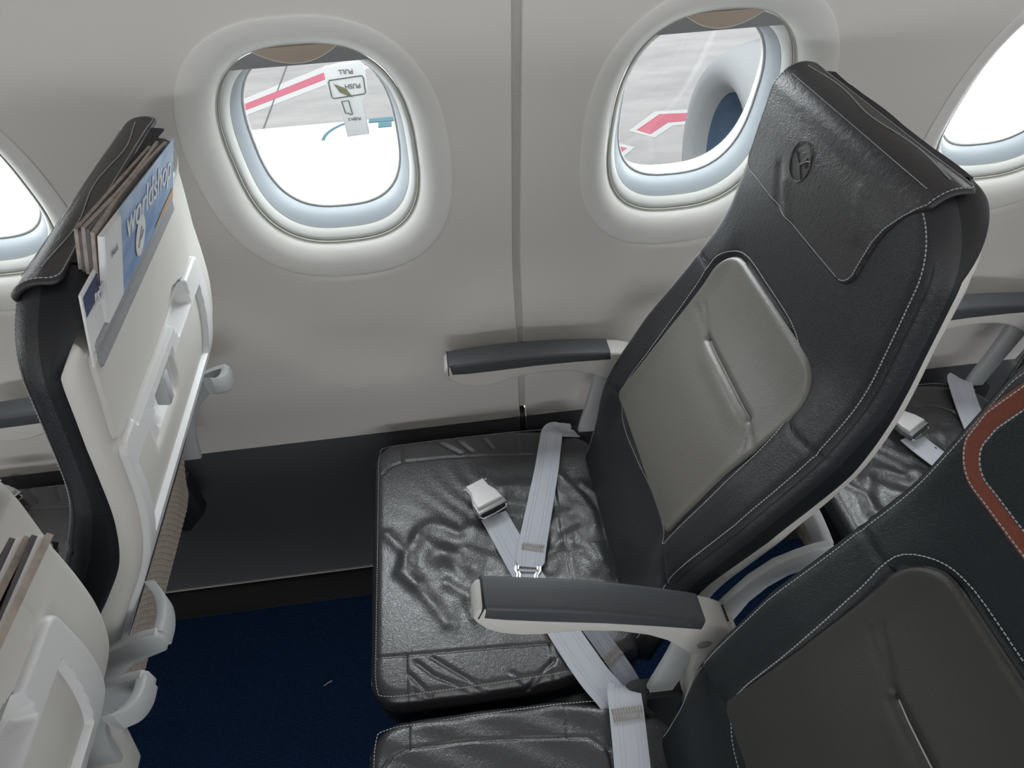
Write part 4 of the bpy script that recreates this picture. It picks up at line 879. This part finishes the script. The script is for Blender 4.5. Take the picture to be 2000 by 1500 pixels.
V, F = extr([(3.25, -.685), (3.16, -.66), (3.2, -.62), (3.3, -.60), (9.5, -.60), (9.5, -.685)], 2.2, 7.2, .03, 3)
obj('wing_skin', V, F, M['wingwhite'], w2)
# the keyhole-shaped latch cover standing up off the wing, its print upside down
lc = thing('latch_cover', (-.45, 4.6, -.8), 'white keyhole-shaped latch cover with upside-down print, outside the left window', 'cover')
sy = 4.62; 
def lp_(x, z): # points traced at y=4.0, carried to the plane y=sy along the view direction of height and width only
    k = (sy+.41)/4.41; return (.0443+(x-.0443)*k, 1.4371+(z-1.4371)*k)
out = [(-.567, .004), (-.556, .014), (-.340, .029), (-.328, .020), (-.333, -.160), (-.373, -.196), (-.369, -.405), (-.504, -.411), (-.512, -.215), (-.562, -.180)]
V, F = extr([lp_(x, z) for x, z in out], sy, sy+.03, .006, 2); obj('cover_plate', V, F, M['platewhite'], lc)
mb = MB(); y_ = sy-.004
def box_line(pts): mb.tube([(lp_(x, z)[0], y_, lp_(x, z)[1]) for x, z in pts], .0035, 5, closed=True)
box_line([(-.545, -.062), (-.352, -.050), (-.344, -.060), (-.346, -.148), (-.354, -.156), (-.540, -.168), (-.549, -.160), (-.551, -.075)]); box_line([(-.497, -.190), (-.455, -.187), (-.447, -.270), (-.462, -.272), (-.466, -.263), (-.487, -.262)])
mb.build('outline_print', M['outdoor_ink'], lc)
Rt = np.array([[-1, 0, 0], [0, 0, 1], [0, -1, 0]], float)  # letters upside down, readable from the cabin side
def ltext(b_, sz, x, z, nm): X_, Z_ = lp_(x, z); text(b_, sz, nm, M['outdoor_ink'], lc, Rt, (X_, y_, Z_), depth=.001)
ltext('PULL', .045, -.440, -.020, 'pull_text'); ltext('PUSH', .045, -.415, -.105, 'push_text'); ltext('PUSH 2', .028, -.440, -.300, 'push_text')
mb = MB()
for i in range(6):
    x0, z0 = -.520+.012*i, -.085-.006*i; mb.tube([(lp_(x0, z0)[0], y_, lp_(x0, z0)[1]), (lp_(x0+.030, z0-.055)[0], y_, lp_(x0+.030, z0-.055)[1])], .0035, 4)
mb.build('hatch_print', M['olive'], lc)
# engine nacelle beyond the right window
en = thing('engine_nacelle', (3.6, 6.0, -1.9), 'pale engine nacelle with blue-grey inlet outside the right window', 'engine')
def rev(prof, c, n=48):
    V = []; F = []
    for x, r in prof: V += [(c[0]+x, c[1]+r*math.cos(2*PI*k/n), c[2]+r*math.sin(2*PI*k/n)) for k in range(n)]
    m_ = len(prof)
    for i in range(m_-1): F += [(i*n+k, i*n+(k+1) % n, (i+1)*n+(k+1) % n, (i+1)*n+k) for k in range(n)]
    return V, F
C_ = (3.55, 6.0, -1.95)
V, F = rev([(-.62, .74), (-.72, .80), (-.80, .90), (-.80, 1.0), (-.72, 1.09), (-.5, 1.17), (0, 1.24), (.8, 1.25), (2.0, 1.1)], C_); obj('cowl', V, F, M['nacelle'], en)
V, F = rev([(-.62, .74), (-.3, .78), (.2, .8), (.2, .05)], C_); obj('inlet', V, F, M['inlet'], en)
V, F = rev([(.2, .30), (0, .2), (-.12, .02)], C_, 24); obj('spinner', V, F, M['nacelle'], en)
